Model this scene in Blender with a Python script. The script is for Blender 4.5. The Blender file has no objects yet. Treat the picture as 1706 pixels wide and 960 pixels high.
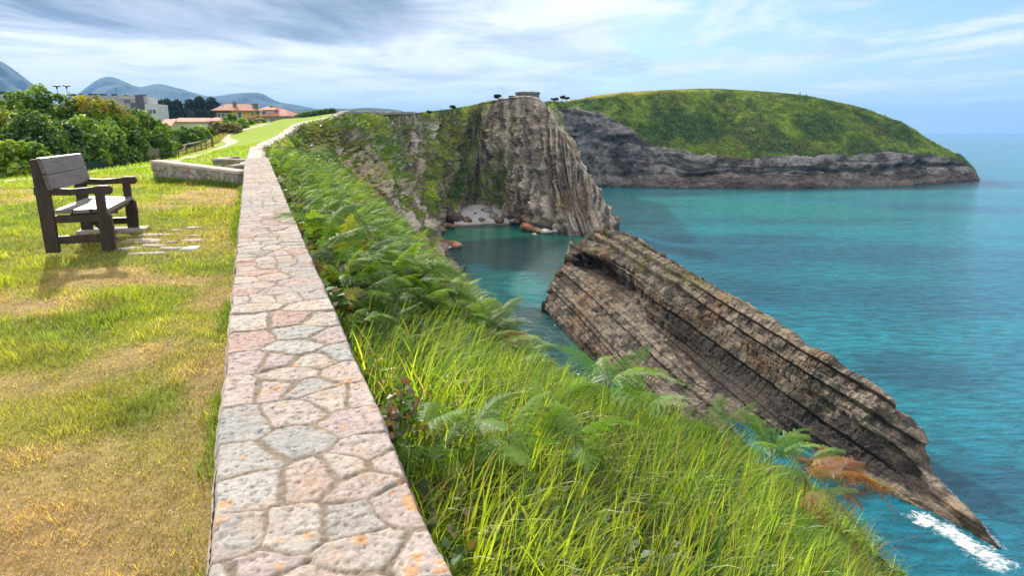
import bpy, math
import numpy as np
from math import radians, sin, cos, tan, pi
sc = bpy.context.scene
COL = sc.collection
rng = np.random.default_rng(7)

# ------------------------------------------------------------------ camera, sky, sun, exposure
CAMZ = 25.0
PITCH = radians(12.83)
F = 1137.0
cam_d = bpy.data.cameras.new('camera')
cam_d.sensor_width = 36.0
cam_d.lens = F / 1706 * 36
cam_d.clip_start = 0.05
cam_d.clip_end = 60000
cam = bpy.data.objects.new('camera', cam_d)
COL.objects.link(cam)
cam.location = (0, 0, CAMZ)
cam.rotation_euler = (pi / 2 - PITCH, 0, 0)
sc.camera = cam

SUN_AZ = radians(-32)      # left of straight ahead (+Y)
SUN_EL = radians(28)
sd = bpy.data.lights.new('sun', 'SUN')
sd.energy = 5.0
sd.angle = radians(1.8)
sd.color = (1.0, 0.93, 0.82)
sun = bpy.data.objects.new('sun', sd)
COL.objects.link(sun)
sun.rotation_euler = (pi / 2 - SUN_EL, 0, pi - SUN_AZ)

sc.view_settings.view_transform = 'Standard'
sc.view_settings.look = 'None'
sc.view_settings.gamma = 1.0
sc.view_settings.use_curve_mapping = False
sc.view_settings.exposure = 0.72
sc.cycles.use_denoising = True
sc.cycles.max_bounces = 8
sc.cycles.transparent_max_bounces = 8
sc.cycles.volume_bounces = 0
sc.cycles.sample_clamp_indirect = 6


class NT:
    """small node-tree helper"""
    def __init__(s, nt):
        s.nt = nt
        nt.nodes.clear()

    def n(s, typ, **kw):
        nd = s.nt.nodes.new(typ)
        for k, v in kw.items():
            setattr(nd, k, v)
        return nd

    def l(s, a, b):
        s.nt.links.new(a, b)

    def put(s, sock, v):
        if hasattr(v, 'is_output'):
            s.l(v, sock)
        elif v is not None:
            if sock.type == 'RGBA' and len(v) == 3:
                v = (*v, 1)
            sock.default_value = v

    def m(s, op, a, b=None, c=None, clamp=False):
        nd = s.n('ShaderNodeMath', operation=op, use_clamp=clamp)
        s.put(nd.inputs[0], a)
        if b is not None: s.put(nd.inputs[1], b)
        if c is not None: s.put(nd.inputs[2], c)
        return nd.outputs[0]

    def vm(s, op, a, b=None):
        nd = s.n('ShaderNodeVectorMath', operation=op)
        s.put(nd.inputs[0], a)
        if b is not None: s.put(nd.inputs[1], b)
        return nd.outputs[0]

    def mr(s, v, a, b, c=0.0, d=1.0, smooth=True):
        nd = s.n('ShaderNodeMapRange', interpolation_type='SMOOTHSTEP' if smooth else 'LINEAR')
        s.put(nd.inputs[0], v)
        for i, x in enumerate((a, b, c, d)): s.put(nd.inputs[1 + i], x)
        return nd.outputs[0]

    def mix(s, f, a, b, blend='MIX'):
        nd = s.n('ShaderNodeMix', data_type='RGBA', blend_type=blend)
        s.put(nd.inputs[0], f); s.put(nd.inputs[6], a); s.put(nd.inputs[7], b)
        return nd.outputs[2]

    def noise(s, vec, scale, detail=4, rough=.55, dist=0.0):
        nd = s.n('ShaderNodeTexNoise')
        if vec is not None: s.l(vec, nd.inputs['Vector'])
        s.put(nd.inputs['Scale'], scale); nd.inputs['Detail'].default_value = detail
        nd.inputs['Roughness'].default_value = rough
        nd.inputs['Distortion'].default_value = dist
        return nd.outputs[0]

    def mapping(s, vec, scale=(1, 1, 1), rot=(0, 0, 0), loc=(0, 0, 0)):
        nd = s.n('ShaderNodeMapping')
        s.l(vec, nd.inputs[0])
        nd.inputs[1].default_value = loc; nd.inputs[2].default_value = rot; nd.inputs[3].default_value = scale
        return nd.outputs[0]

    def voro(s, vec, scale, feature='F1', out=0):
        nd = s.n('ShaderNodeTexVoronoi', feature=feature)
        s.l(vec, nd.inputs['Vector']); nd.inputs['Scale'].default_value = scale
        return nd.outputs[out]

    def bump(s, h, strength=.5, dist=.1, normal=None):
        nd = s.n('ShaderNodeBump')
        nd.inputs['Strength'].default_value = strength
        nd.inputs['Distance'].default_value = dist
        s.l(h, nd.inputs['Height'])
        if normal is not None: s.l(normal, nd.inputs['Normal'])
        return nd.outputs[0]

    def attr(s, name, out='Color'):
        nd = s.n('ShaderNodeAttribute', attribute_name=name)
        return nd.outputs[out]


# ---- world
w = bpy.data.worlds.new('World')
sc.world = w
w.use_nodes = True
W = NT(w.node_tree)
out = W.n('ShaderNodeOutputWorld')
bg = W.n('ShaderNodeBackground')
bg.inputs[1].default_value = 0.12
W.l(bg.outputs[0], out.inputs[0])
sky = W.n('ShaderNodeTexSky', sky_type='NISHITA', sun_disc=False)
sky.sun_elevation = SUN_EL
sky.sun_rotation = SUN_AZ
sky.altitude = 25
sky.air_density = 1.0
sky.dust_density = 0.6
sky.ozone_density = 2.0
tc = W.n('ShaderNodeTexCoord')
dirv = W.vm('NORMALIZE', tc.outputs['Generated'])
sep = W.n('ShaderNodeSeparateXYZ'); W.l(dirv, sep.inputs[0])
dx, dy, dz = sep.outputs
az = W.m('ARCTAN2', dx, dy)                 # radians, + to the right
zc = W.m('MAXIMUM', dz, 0.0)
den = W.m('ADD', zc, 0.035)
cmb = W.n('ShaderNodeCombineXYZ')
W.l(W.m('DIVIDE', dx, den), cmb.inputs[0]); W.l(W.m('DIVIDE', dy, den), cmb.inputs[1])
P = cmb.outputs[0]
nA = W.noise(W.mapping(P, (0.85, 0.50, 1), loc=(3.1, 1.7, 0)), 1.0, 9, .58, .35)
nB = W.noise(W.mapping(P, (0.75, 0.60, 1), loc=(8.4, 2.2, 4)), 1.0, 9, .62, .5)
nC = W.noise(W.mapping(P, (1.3, 0.36, 1), loc=(1.4, 9.2, 7), rot=(0, 0, .5)), 1.0, 9, .62, .8)
# blue base a little lifted and whitened towards the horizon
base = W.mix(1.0, sky.outputs[0], (0.76, 0.83, 0.90), 'MULTIPLY')
left = W.mr(az, 0.36, -0.34)                # 1 on the left, 0 on the right
low = W.mr(dz, 0.17, 0.0)
cover = W.m('ADD', W.m('MULTIPLY', left, 0.32), 0.035)
wm = W.mr(W.m('ADD', nA, cover), 0.48, 0.72)
wm2 = W.mr(W.m('ADD', nC, W.m('MULTIPLY', left, 0.1)), 0.46, 0.74)
veil = W.m('MULTIPLY', W.mr(nC, .3, .8), W.mr(left, 0.0, 1.0, 0.55, 0.8))
WHITE = (6.7, 6.6, 6.4)
c1 = W.mix(veil, base, (4.2, 4.9, 5.6))
c2 = W.mix(W.m('MULTIPLY', wm2, W.mr(left, 0, 1, .75, .6)), c1, WHITE)
shade = W.mr(nB, .35, .68)
cloudc = W.mix(W.m('MULTIPLY', shade, W.mr(dz, .02, .12, .35, .95)), WHITE, (3.3, 3.9, 4.7))
c3 = W.mix(W.m('MULTIPLY', wm, .92), c2, cloudc)
# dark bank, upper left
dk = W.m('MULTIPLY', W.mr(az, -0.06, -0.24), W.mr(dz, 0.10, 0.145))
dk2 = W.m('MULTIPLY', W.mr(az, -.40, -.02, .35, 0.0), W.mr(dz, 0.06, 0.12))
dmask = W.mr(W.m('ADD', W.m('ADD', W.m('MULTIPLY', nB, .75), W.m('MULTIPLY', nC, .35)), W.m('MULTIPLY', dk, 0.42)), 0.50, 0.88)
c4 = W.mix(W.m('MULTIPLY', dmask, W.mr(az, 0.25, -0.1, .0, .92)), c3, W.mix(W.mr(W.m('ADD', W.m('MULTIPLY', nC, .5), W.m('MULTIPLY', nA, .5)), .40, .60), (1.15, 1.45, 1.95), (3.4, 3.7, 4.1)))
glow = W.m('MULTIPLY', W.mr(az, 0.1, -0.25), W.mr(dz, .15, .03))
c4 = W.mix(W.mr(dz, .07, .0, 0, .65), c4, (5.3, 5.8, 6.1))
c5 = W.mix(W.m('MULTIPLY', glow, .45), c4, (7.0, 6.8, 6.5))
c6 = W.mix(W.m('MULTIPLY', W.mr(dz, .22, .5), .8), c5, (8.2, 7.9, 7.5))  # overhead sky brightened out of view, added to lift the ambient light
c6 = W.mix(W.m('MULTIPLY', W.mr(dy, .1, -.5), .5), c6, (9.0, 8.6, 8.0))  # sky behind the camera brightened too, added as frontal fill
W.l(c6, bg.inputs[0])


# ------------------------------------------------------------------ helpers
def at(px, py, D):
    """world point at forward distance D seen in direction (px, py) of the photograph"""
    x = (px - 853) / F; yu = (480 - py) / F
    fw = cos(PITCH) + yu * sin(PITCH); up = yu * cos(PITCH) - sin(PITCH)
    return np.array([x / fw * D, D, CAMZ + up / fw * D])

def ath(px, py, h):
    """world point of height h (over the sea) in that direction"""
    x = (px - 853) / F; yu = (480 - py) / F
    fw = cos(PITCH) + yu * sin(PITCH); up = yu * cos(PITCH) - sin(PITCH)
    D = (h - CAMZ) / (up / fw)
    return np.array([x / fw * D, D, h])

_perm = np.random.default_rng(11).permutation(4096).astype(np.int64)
_val = np.random.default_rng(12).uniform(-1, 1, 4096)

def vnoise(p, seed=0):
    p = np.asarray(p, float)
    i = np.floor(p).astype(np.int64); f = p - i
    u = f * f * f * (f * (f * 6 - 15) + 10)
    r = 0
    def h(a, b, c):
        return _val[_perm[(_perm[(_perm[(a + seed * 37) & 4095] + b) & 4095] + c) & 4095]]
    out = 0
    for dx_ in (0, 1):
        wx = u[:, 0] if dx_ else 1 - u[:, 0]
        for dy_ in (0, 1):
            wy = u[:, 1] if dy_ else 1 - u[:, 1]
            for dz_ in (0, 1):
                wz = u[:, 2] if dz_ else 1 - u[:, 2]
                out = out + wx * wy * wz * h(i[:, 0] + dx_, i[:, 1] + dy_, i[:, 2] + dz_)
    return out

def fbm(p, scale=1.0, oct=4, seed=0, gain=.5, lac=2.03, ridged=False):
    q = np.asarray(p, float) * scale
    a = 1.0; t = 0; s = 0
    for o in range(oct):
        v = vnoise(q + 17.3 * o, seed + o)
        if ridged: v = 1 - 2 * np.abs(v)
        t = t + a * v; s += a
        a *= gain; q = q * lac
    return t / s

def fbmx(p, scale=1.0, oct=4, seed=0, gain=.5, lac=2.03, ridged=False):
    v = fbm(p, scale, oct, seed, gain, lac, ridged)
    return (v - .30) * 1.7 if ridged else v * 1.9

def sstep(x, a, b):
    t = np.clip((x - a) / (b - a), 0, 1)
    return t * t * (3 - 2 * t)

def interp(x, xs, ys):
    return np.interp(x, xs, ys)

def catmull(P, u):
    """P (n,k) control points, u in 0..n-1"""
    P = np.asarray(P, float); n = len(P)
    i = np.clip(np.floor(u).astype(int), 0, n - 2); t = (u - i)[:, None]
    g = lambda k: P[np.clip(k, 0, n - 1)]
    p0, p1, p2, p3 = g(i - 1), g(i), g(i + 1), g(i + 2)
    m1 = (p2 - p0) * .5; m2 = (p3 - p1) * .5
    t2 = t * t; t3 = t2 * t
    return (2*t3-3*t2+1)*p1 + (t3-2*t2+t)*m1 + (-2*t3+3*t2)*p2 + (t3-t2)*m2

def add_obj(name, me, mat=None, parent=None):
    o = bpy.data.objects.new(name, me)
    COL.objects.link(o)
    if mat is not None:
        me.materials.append(mat)
    if parent is not None: o.parent = parent
    return o

def tag(o, label=None, cat=None, group=None, kind=None):
    if label: o['label'] = label
    if cat: o['category'] = cat
    if group: o['group'] = group
    if kind: o['kind'] = kind
    return o

def mesh_np(name, V, Fc, col=None, smooth=True, attrs=None):
    """V (n,3), Fc (m,k) constant k; or list of faces arrays"""
    me = bpy.data.meshes.new(name)
    V = np.ascontiguousarray(V, dtype=np.float32)
    faces = Fc if isinstance(Fc, list) else [Fc]
    faces = [np.asarray(f, dtype=np.int32) for f in faces if len(f)]
    nl = sum(f.size for f in faces); nf = sum(len(f) for f in faces)
    me.vertices.add(len(V)); me.vertices.foreach_set('co', V.ravel())
    me.loops.add(nl); me.loops.foreach_set('vertex_index', np.concatenate([f.ravel() for f in faces]))
    me.polygons.add(nf)
    tot = np.concatenate([np.full(len(f), f.shape[1], dtype=np.int32) for f in faces])
    start = np.concatenate([[0], np.cumsum(tot)[:-1]]).astype(np.int32)
    me.polygons.foreach_set('loop_start', start)
    me.polygons.foreach_set('loop_total', tot)
    me.polygons.foreach_set('use_smooth', np.full(nf, smooth, dtype=bool))
    if col is not None:
        a = me.color_attributes.new('Col', 'FLOAT_COLOR', 'POINT')
        c = np.ones((len(V), 4), dtype=np.float32); c[:, :3] = np.clip(col, 0, 1)
        a.data.foreach_set('color', c.ravel())
    for k, v in (attrs or {}).items():
        a = me.attributes.new(k, 'FLOAT', 'POINT')
        a.data.foreach_set('value', np.asarray(v, dtype=np.float32))
    me.update(calc_edges=True)
    me.validate()
    return me

def grid_faces(nu, nv, flip=False):
    i = np.arange(nu - 1)[:, None] * nv + np.arange(nv - 1)[None, :]
    i = i.ravel()
    f = np.stack([i, i + nv, i + nv + 1, i + 1], 1)
    return f[:, ::-1] if flip else f

def grid_normals(G):
    du = np.gradient(G, axis=0); dv = np.gradient(G, axis=1)
    n = np.cross(du, dv)
    return n / (np.linalg.norm(n, axis=2, keepdims=True) + 1e-9)

def loft(rows, nu, nv, even=True):
    """rows: list of control sections (each (k,3)); returns (nu,nv,3) grid"""
    S = np.array(rows, float)                      # n,k,3
    n, k, _ = S.shape
    u = np.linspace(0, n - 1, 400)
    C = catmull(S.reshape(n, -1), u).reshape(len(u), k, 3)
    L = np.linalg.norm(np.diff(C.mean(1), axis=0), axis=1)
    cl = np.concatenate([[0], np.cumsum(L)])
    uu = np.interp(np.linspace(0, cl[-1], nu), cl, u) if even is True else np.interp(np.linspace(0, 1, nu), even[1], even[0])
    C = catmull(S.reshape(n, -1), uu).reshape(nu, k, 3)
    v = np.linspace(0, k - 1, nv)
    Ct = C.transpose(1, 0, 2).reshape(k, -1)
    G = catmull(Ct, v).reshape(nv, nu, 3).transpose(1, 0, 2)
    return G, uu, v

def frac_rand(n): return rng.random(n)


# ------------------------------------------------------------------ materials
def mat(name):
    m = bpy.data.materials.new(name); m.use_nodes = True
    t = NT(m.node_tree)
    o = t.n('ShaderNodeOutputMaterial')
    return m, t, o

def simple_mat(name, color, rough=.8, var=.25, scale=6, bump=.3, bdist=.02, spec=.3, metallic=0, col2=None):
    m, t, o = mat(name)
    p = t.n('ShaderNodeBsdfPrincipled')
    g = t.n('ShaderNodeNewGeometry')
    tcn = t.n('ShaderNodeTexCoord')
    n1 = t.noise(tcn.outputs['Object'], scale, 6, .6)
    c2 = col2 or tuple(c * (1 - var) for c in color)
    c1 = tuple(min(1, c * (1 + var * .6)) for c in color)
    t.l(t.mix(t.mr(n1, .35, .65), c2, c1), p.inputs['Base Color'])
    p.inputs['Roughness'].default_value = rough
    p.inputs['Metallic'].default_value = metallic
    p.inputs['Specular IOR Level'].default_value = spec
    if bump:
        t.l(t.bump(t.noise(tcn.outputs['Object'], scale * 4, 6, .65), bump, bdist), p.inputs['Normal'])
    t.l(p.outputs[0], o.inputs[0])
    return m

def leaf_mat(name, transl=.45, rough=.45, gloss=.12, tint=(1, 1, 1)):
    m, t, o = mat(name)
    c = t.attr('Col')
    c = t.mix(1.0, c, tint, 'MULTIPLY')
    d = t.n('ShaderNodeBsdfDiffuse'); t.l(c, d.inputs[0])
    tr = t.n('ShaderNodeBsdfTranslucent')
    t.l(t.mix(1.0, c, (1.25, 1.2, .55), 'MULTIPLY'), tr.inputs[0])
    g = t.n('ShaderNodeBsdfGlossy'); g.inputs['Roughness'].default_value = rough
    g.inputs[0].default_value = (1, 1, 1, 1)
    m1 = t.n('ShaderNodeMixShader'); m1.inputs[0].default_value = transl
    t.l(d.outputs[0], m1.inputs[1]); t.l(tr.outputs[0], m1.inputs[2])
    lw = t.n('ShaderNodeFresnel'); lw.inputs[0].default_value = 1.4
    m2 = t.n('ShaderNodeMixShader')
    m2.inputs[0].default_value = gloss
    t.l(m1.outputs[0], m2.inputs[1]); t.l(g.outputs[0], m2.inputs[2])
    t.l(m2.outputs[0], o.inputs[0])
    return m

def attr_mat(name, rough=.9, bscale=8.0, bdist=.03, bstr=.6, cvar=.25, spec=.05, aniso=None):
    """colour from the mesh's own colour attribute, fine variation and bump from noise"""
    m, t, o = mat(name)
    p = t.n('ShaderNodeBsdfPrincipled')
    tcn = t.n('ShaderNodeTexCoord'); v = tcn.outputs['Object']
    if aniso: v = t.mapping(t.mapping(v, (1, 1, 1), (0, 0, aniso[1])), aniso[0])
    c = t.attr('Col')
    n1 = t.noise(v, bscale, 8, .68)
    n2 = t.noise(v, bscale * .3, 5, .6)
    f = t.m('ADD', t.m('MULTIPLY', n1, .7), t.m('MULTIPLY', n2, .3))
    k = t.mr(f, .32, .68, 1 - cvar * 1.3, 1 + cvar, smooth=False)
    t.l(t.mix(1.0, c, t.vm('SCALE', (1, 1, 1)), 'MULTIPLY') if False else t.mix(1.0, c, _gray(t, k), 'MULTIPLY'), p.inputs['Base Color'])
    p.inputs['Roughness'].default_value = rough
    p.inputs['Specular IOR Level'].default_value = spec
    t.l(t.bump(f, bstr, bdist), p.inputs['Normal'])
    t.l(p.outputs[0], o.inputs[0])
    return m

def _gray(t, k):
    nd = t.n('ShaderNodeCombineXYZ')
    for i in range(3): t.l(k, nd.inputs[i])
    return nd.outputs[0]

# ------------------------------------------------------------------ shape of the land
# inland edge line of the cliff top (y -> x) and its height over the camera
EY = np.array([-8, 17.6, 34, 50, 76, 100, 108, 118, 135, 160, 187, 210.])
EX = np.array([3.376, -6.17, -12.1, -17.1, -24.6, -30.3, -30.8, -30.4, -31.4, -30.0, -25.6, -24.])
HY = np.array([-8, 14, 17.6, 34, 50, 76, 100, 108, 118, 135, 160, 187, 400, 5000.])
HH = np.array([-1.57, -1.05, -.98, -.94, -.84, -.50, .92, 1.5, 2.25, 3.75, 4.25, 5.1, 4.0, 2.0])
KF = (np.array([-8, 7, 15, 28, 45, 60, 78, 98, 108, 125, 160, 200.]), np.array([.0, .10, .40, .95, 1.5, 1.75, 1.5, .55, .3, .5, 3, 4]))

def wall_x(y): return .392 - .373 * y
def wall_top(y): return 24 + .0241 * (y - 1.4)
def edge_x(y): return np.interp(y, EY, EX)
def lawn_z(x, y):
    x = np.asarray(x, float); y = np.asarray(y, float)
    h = np.interp(y, HY, HH)
    L = np.clip(edge_x(y) - x, 0, None)
    h = h - sstep(y, 82, 104) * np.clip(L - 10, 0, 26) * .40
    h = h - np.interp(y, *KF) * np.minimum((L / 10) ** 1.3, 1.7)
    return CAMZ + h

def lawn_zn(x, y):
    x = np.atleast_1d(np.asarray(x, float)); y = np.atleast_1d(np.asarray(y, float))
    p = np.stack([x, y, 0 * x], 1)
    return lawn_z(x, y) + .035 * fbm(p, .8, 3, 4) + .10 * fbm(p, .12, 2, 5) * sstep(y, 14, 40)

def ground_at(px, py):
    """point of the lawn seen at (px, py)"""
    a = at(px, py, 1.0) - np.array([0, 0, CAMZ])
    D = np.arange(2, 200, .05)
    P = a[None, :] * D[:, None]; z = CAMZ + P[:, 2]
    g = lawn_zn(P[:, 0], P[:, 1])
    i = np.argmax(z < g)
    return np.array([P[i, 0], P[i, 1], g[i]])

EN = None
def edge_pt(y0):
    """point of the edge and outward normal, at edge parameter y0"""
    x = edge_x(y0); d = (edge_x(y0 + 1.5) - edge_x(y0 - 1.5)) / 3.0
    L = np.sqrt(1 + d * d)
    return x, 1 / L, -d / L

KD = (np.array([-2, 1, 2, 3, 5, 7.5, 9, 12.5, 15.5, 19.5, 24, 30, 33, 40]), np.array([.35, .40, .47, .58, 1.02, 1.34, 1.25, 1.10, .97, .84, .64, .38, .22, .17]))
WD = (np.array([-2, 1, 2, 3.5, 5]), np.array([.5, .62, .75, .94, 1.0]))
def wd_(y): return np.interp(y, *WD)
DT = np.array([0, .8, 1.7, 3.3, 4.6, 9, 16.])
DZ = np.array([-.05, -.35, -.9, -2.0, -4.6, -14, -27.])
def slope_pt(y0, t):
    x, nx, ny = edge_pt(y0)
    kk = np.interp(y0, *KD)
    dz_ = np.interp(t, DT, DZ); d33 = -2.0
    dz_ = np.where(t < 3.3, dz_ * kk, d33 * kk + (dz_ - d33))
    z = CAMZ + np.interp(y0, HY, HH) + dz_
    t = t * wd_(y0)
    return np.stack([x + nx * t, y0 + ny * t, z], -1)

# ------------------------------------------------------------------ lawn
def lawn_colour(x, y):
    """dry/green patches, a property of the turf itself"""
    p = np.stack([x, y, np.zeros_like(x)], 1)
    n = fbm(p, .55, 4, 3) + .5 * fbm(p, 2.6, 3, 8)
    dry = sstep(n, .02, .56)
    near = sstep(y, 5.0, 2.0)
    dry = np.clip(dry + near * .6 * sstep(fbm(p, .9, 3, 21), -.5, .3), 0, 1)
    # worn ground at the bench and the flat stones
    bx = np.exp(-(((x + 3.6) / 1.5) ** 2 + ((y - 7.9) / 1.3) ** 2))
    dry = np.clip(dry + .6 * bx, 0, 1)
    wb = np.exp(-(((x + 1.9) / .95) ** 2 + ((y - 1.75) / .75) ** 2)); dry = np.clip(dry + .65 * wb, 0, 1)
    dry = dry * (1 - .75 * sstep(y, 16, 21))
    g = np.array([.155, .225, .028]); g2 = np.array([.27, .31, .03]); s = np.array([.41, .31, .14])
    k = sstep(fbm(p, 1.3, 3, 31), -.4, .4)[:, None]
    far = sstep(y, 14, 22)[:, None]
    green = g * (1 - k) + g2 * k
    green = green * (1 - far) + np.array([.205, .31, .012]) * far
    s = s * (1 - wb[:, None] * .6) + np.array([.42, .255, .12]) * wb[:, None] * .6
    return green * (1 - dry[:, None]) + s * dry[:, None], dry

def proj(P):
    P = np.atleast_2d(P); q = P - np.array([0, 0, CAMZ])
    zc = q[:, 1] * cos(PITCH) - q[:, 2] * sin(PITCH); yc = q[:, 1] * sin(PITCH) + q[:, 2] * cos(PITCH)
    return 853 + F * q[:, 0] / zc, 480 - F * yc / zc

def slope_hit(px, py):
    Y0, T = np.meshgrid(np.linspace(.3, 12, 260), np.linspace(.05, 3.8, 90), indexing='ij')
    P = slope_pt(Y0.ravel(), T.ravel()); a, b = proj(P)
    d = (a - px) ** 2 + (b - py) ** 2; d[P[:, 1] < .8] = 1e9
    return P[np.argmin(d)]

def build_lawn():
    ys = np.concatenate([np.arange(-6, 20, .12), np.arange(20, 140, .6), np.arange(140, 200, 4)])
    tt = np.concatenate([np.arange(0, 10, .12), np.arange(10, 40, .6), np.arange(40, 141, 6)])
    Y, T = np.meshgrid(ys, tt, indexing='ij')
    X = edge_x(Y) - .28 - T
    Z = lawn_zn(X.ravel(), Y.ravel()).reshape(X.shape)
    V = np.stack([X, Y, Z], -1).reshape(-1, 3)
    c, dry = lawn_colour(V[:, 0], V[:, 1])
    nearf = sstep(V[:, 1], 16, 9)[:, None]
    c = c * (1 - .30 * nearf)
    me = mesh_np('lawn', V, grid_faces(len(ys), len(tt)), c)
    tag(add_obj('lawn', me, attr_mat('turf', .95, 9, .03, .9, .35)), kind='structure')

build_lawn()

# country behind, out to the mountains
def build_country():
    ys = np.concatenate([np.linspace(186, 1000, 60), np.linspace(1050, 9000, 40)])
    f = np.linspace(0, 1, 60)
    Y, Fq = np.meshgrid(ys, f, indexing='ij')
    xr = np.interp(Y, [186, 212, 222, 250, 330, 800, 9000], [-45, -34, -6, 6, 14, -60, -300])
    X = xr - Fq * (60 + Y * 1.1)
    p = np.stack([X.ravel(), Y.ravel(), X.ravel() * 0], 1)
    Z = 24.5 + fbm(p, .004, 3, 2) * 6 * sstep(Y.ravel(), 350, 1000) + 2.0 * np.exp(-((Y.ravel() - 265) / 60) ** 2) * sstep(X.ravel(), -60, -20)
    V = np.stack([X.ravel(), Y.ravel(), Z], 1)
    n = sstep(fbm(p, .01, 4, 9), -.2, .2)[:, None]
    c = np.array([.05, .10, .025]) * n + np.array([.11, .17, .03]) * (1 - n)
    tag(add_obj('countryside', mesh_np('countryside', V, grid_faces(len(ys), 60), c), attr_mat('fields', .95, .05, 1, .3)), kind='structure')
build_country()

# ------------------------------------------------------------------ coast cliffs
ROCK = np.array([.35, .295, .24]); ROCKL = np.array([.62, .54, .455]); ROCKD = np.array([.095, .082, .072])
RUST = np.array([.30, .165, .075]); GREY = np.array([.20, .205, .215])
GR1 = np.array([.10, .18, .022]); GR2 = np.array([.26, .33, .03]); GRD = np.array([.05, .10, .018])
BRN = np.array([.13, .095, .035])

def coast_sections():
    S = []
    def sec_near(y0):
        x, nx, ny = edge_pt(y0)
        z0 = CAMZ + np.interp(y0, HY, HH)
        r = []
        for t, dz_ in zip([-.3, 0, .8, 1.7, 3.3, 4.6, 9, 16], [-.07, -.05, -.35, -.9, -2.0, -4.6, -14, -28]):
            kk = np.interp(y0, *KD)
            dz_ = dz_ * kk if dz_ > -2.1 and t > 0 else dz_ + (2 - 2 * kk if t > 3 else 0)
            t_ = t * (wd_(y0) if t < 5 else 1)
            r.append((x + nx * t_, y0 + ny * t_, z0 + dz_))
        S.append(r)
    for y0 in (-7, -3, 0, 1, 2, 3, 4, 5, 6, 7.5, 9, 13, 17, 21, 26, 31, 36): sec_near(y0)
    n_near = len(S)
    def sec(top, base, fh, fv, inl=(-.5, 0)):
        top = np.array(top, float); base = np.array([*base, -1.6])
        r = [(top[0] + inl[0], top[1] + inl[1], top[2] - .1)]
        for a, b in zip(fh, fv):
            r.append((top[0] + (base[0]-top[0])*a, top[1] + (base[1]-top[1])*a, top[2] + (base[2]-top[2])*b))
        S.append(r)
    SL = ([0, .10, .22, .38, .60, .82, 1.0], [0, .05, .14, .33, .58, .80, 1.0])
    WL = ([0, .05, .12, .28, .5, .78, 1.0], [0, .06, .20, .42, .65, .86, 1.0])
    def et(y0): return (edge_x(y0), y0, CAMZ + np.interp(y0, HY, HH))
    sec(et(46), (edge_x(46) + 17, 52), *SL)
    sec(et(60), (edge_x(60) + 19, 66), *SL)
    sec(et(78), (-6.0, 84), *SL)
    sec(et(97), (-9.5, 102), *SL)
    sec(et(118), (-12, 120), *SL)
    sec(et(140), (-15.5, 138), *SL)
    sec(et(162), (-19.5, 156), *SL)
    sec(et(186), (-21.5, 174), *SL)
    sec(at(740, 183, 204), (-21.5, 192), *SL)
    sec(at(775, 178, 214), (-15.5, 205), *SL)
    sec(at(808, 171, 214), (-8.5, 207), *WL)
    sec(at(835, 165, 203), (-2.0, 199), *WL)
    sec(at(865, 161, 194), (3.0, 186), *WL)
    sec(at(895, 163, 189), (7.2, 174), *WL)
    sec(at(914, 180, 186), (13.0, 168), *WL)
    sec(at(938, 222, 183), (17.2, 164), *WL)
    sec(at(962, 266, 180), (20.4, 162.5), *WL)
    sec(at(988, 305, 178), (22.8, 162.5), *WL)
    sec(at(1010, 340, 177), (24.6, 164.5), *WL)
    sec(at(1024, 368, 177.5), (27.2, 172), *WL)
    sec(at(1018, 352, 183), (28.6, 184), *WL)
    sec(at(985, 300, 188), (27, 200), *WL)
    sec(at(942, 222, 196), (24, 222), *WL)
    sec(at(917, 180, 215), (26, 250), *WL)
    sec(at(918, 176, 255), (34, 290), *WL)
    sec(at(922, 172, 300), (44, 330), *WL)
    return S, n_near

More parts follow.
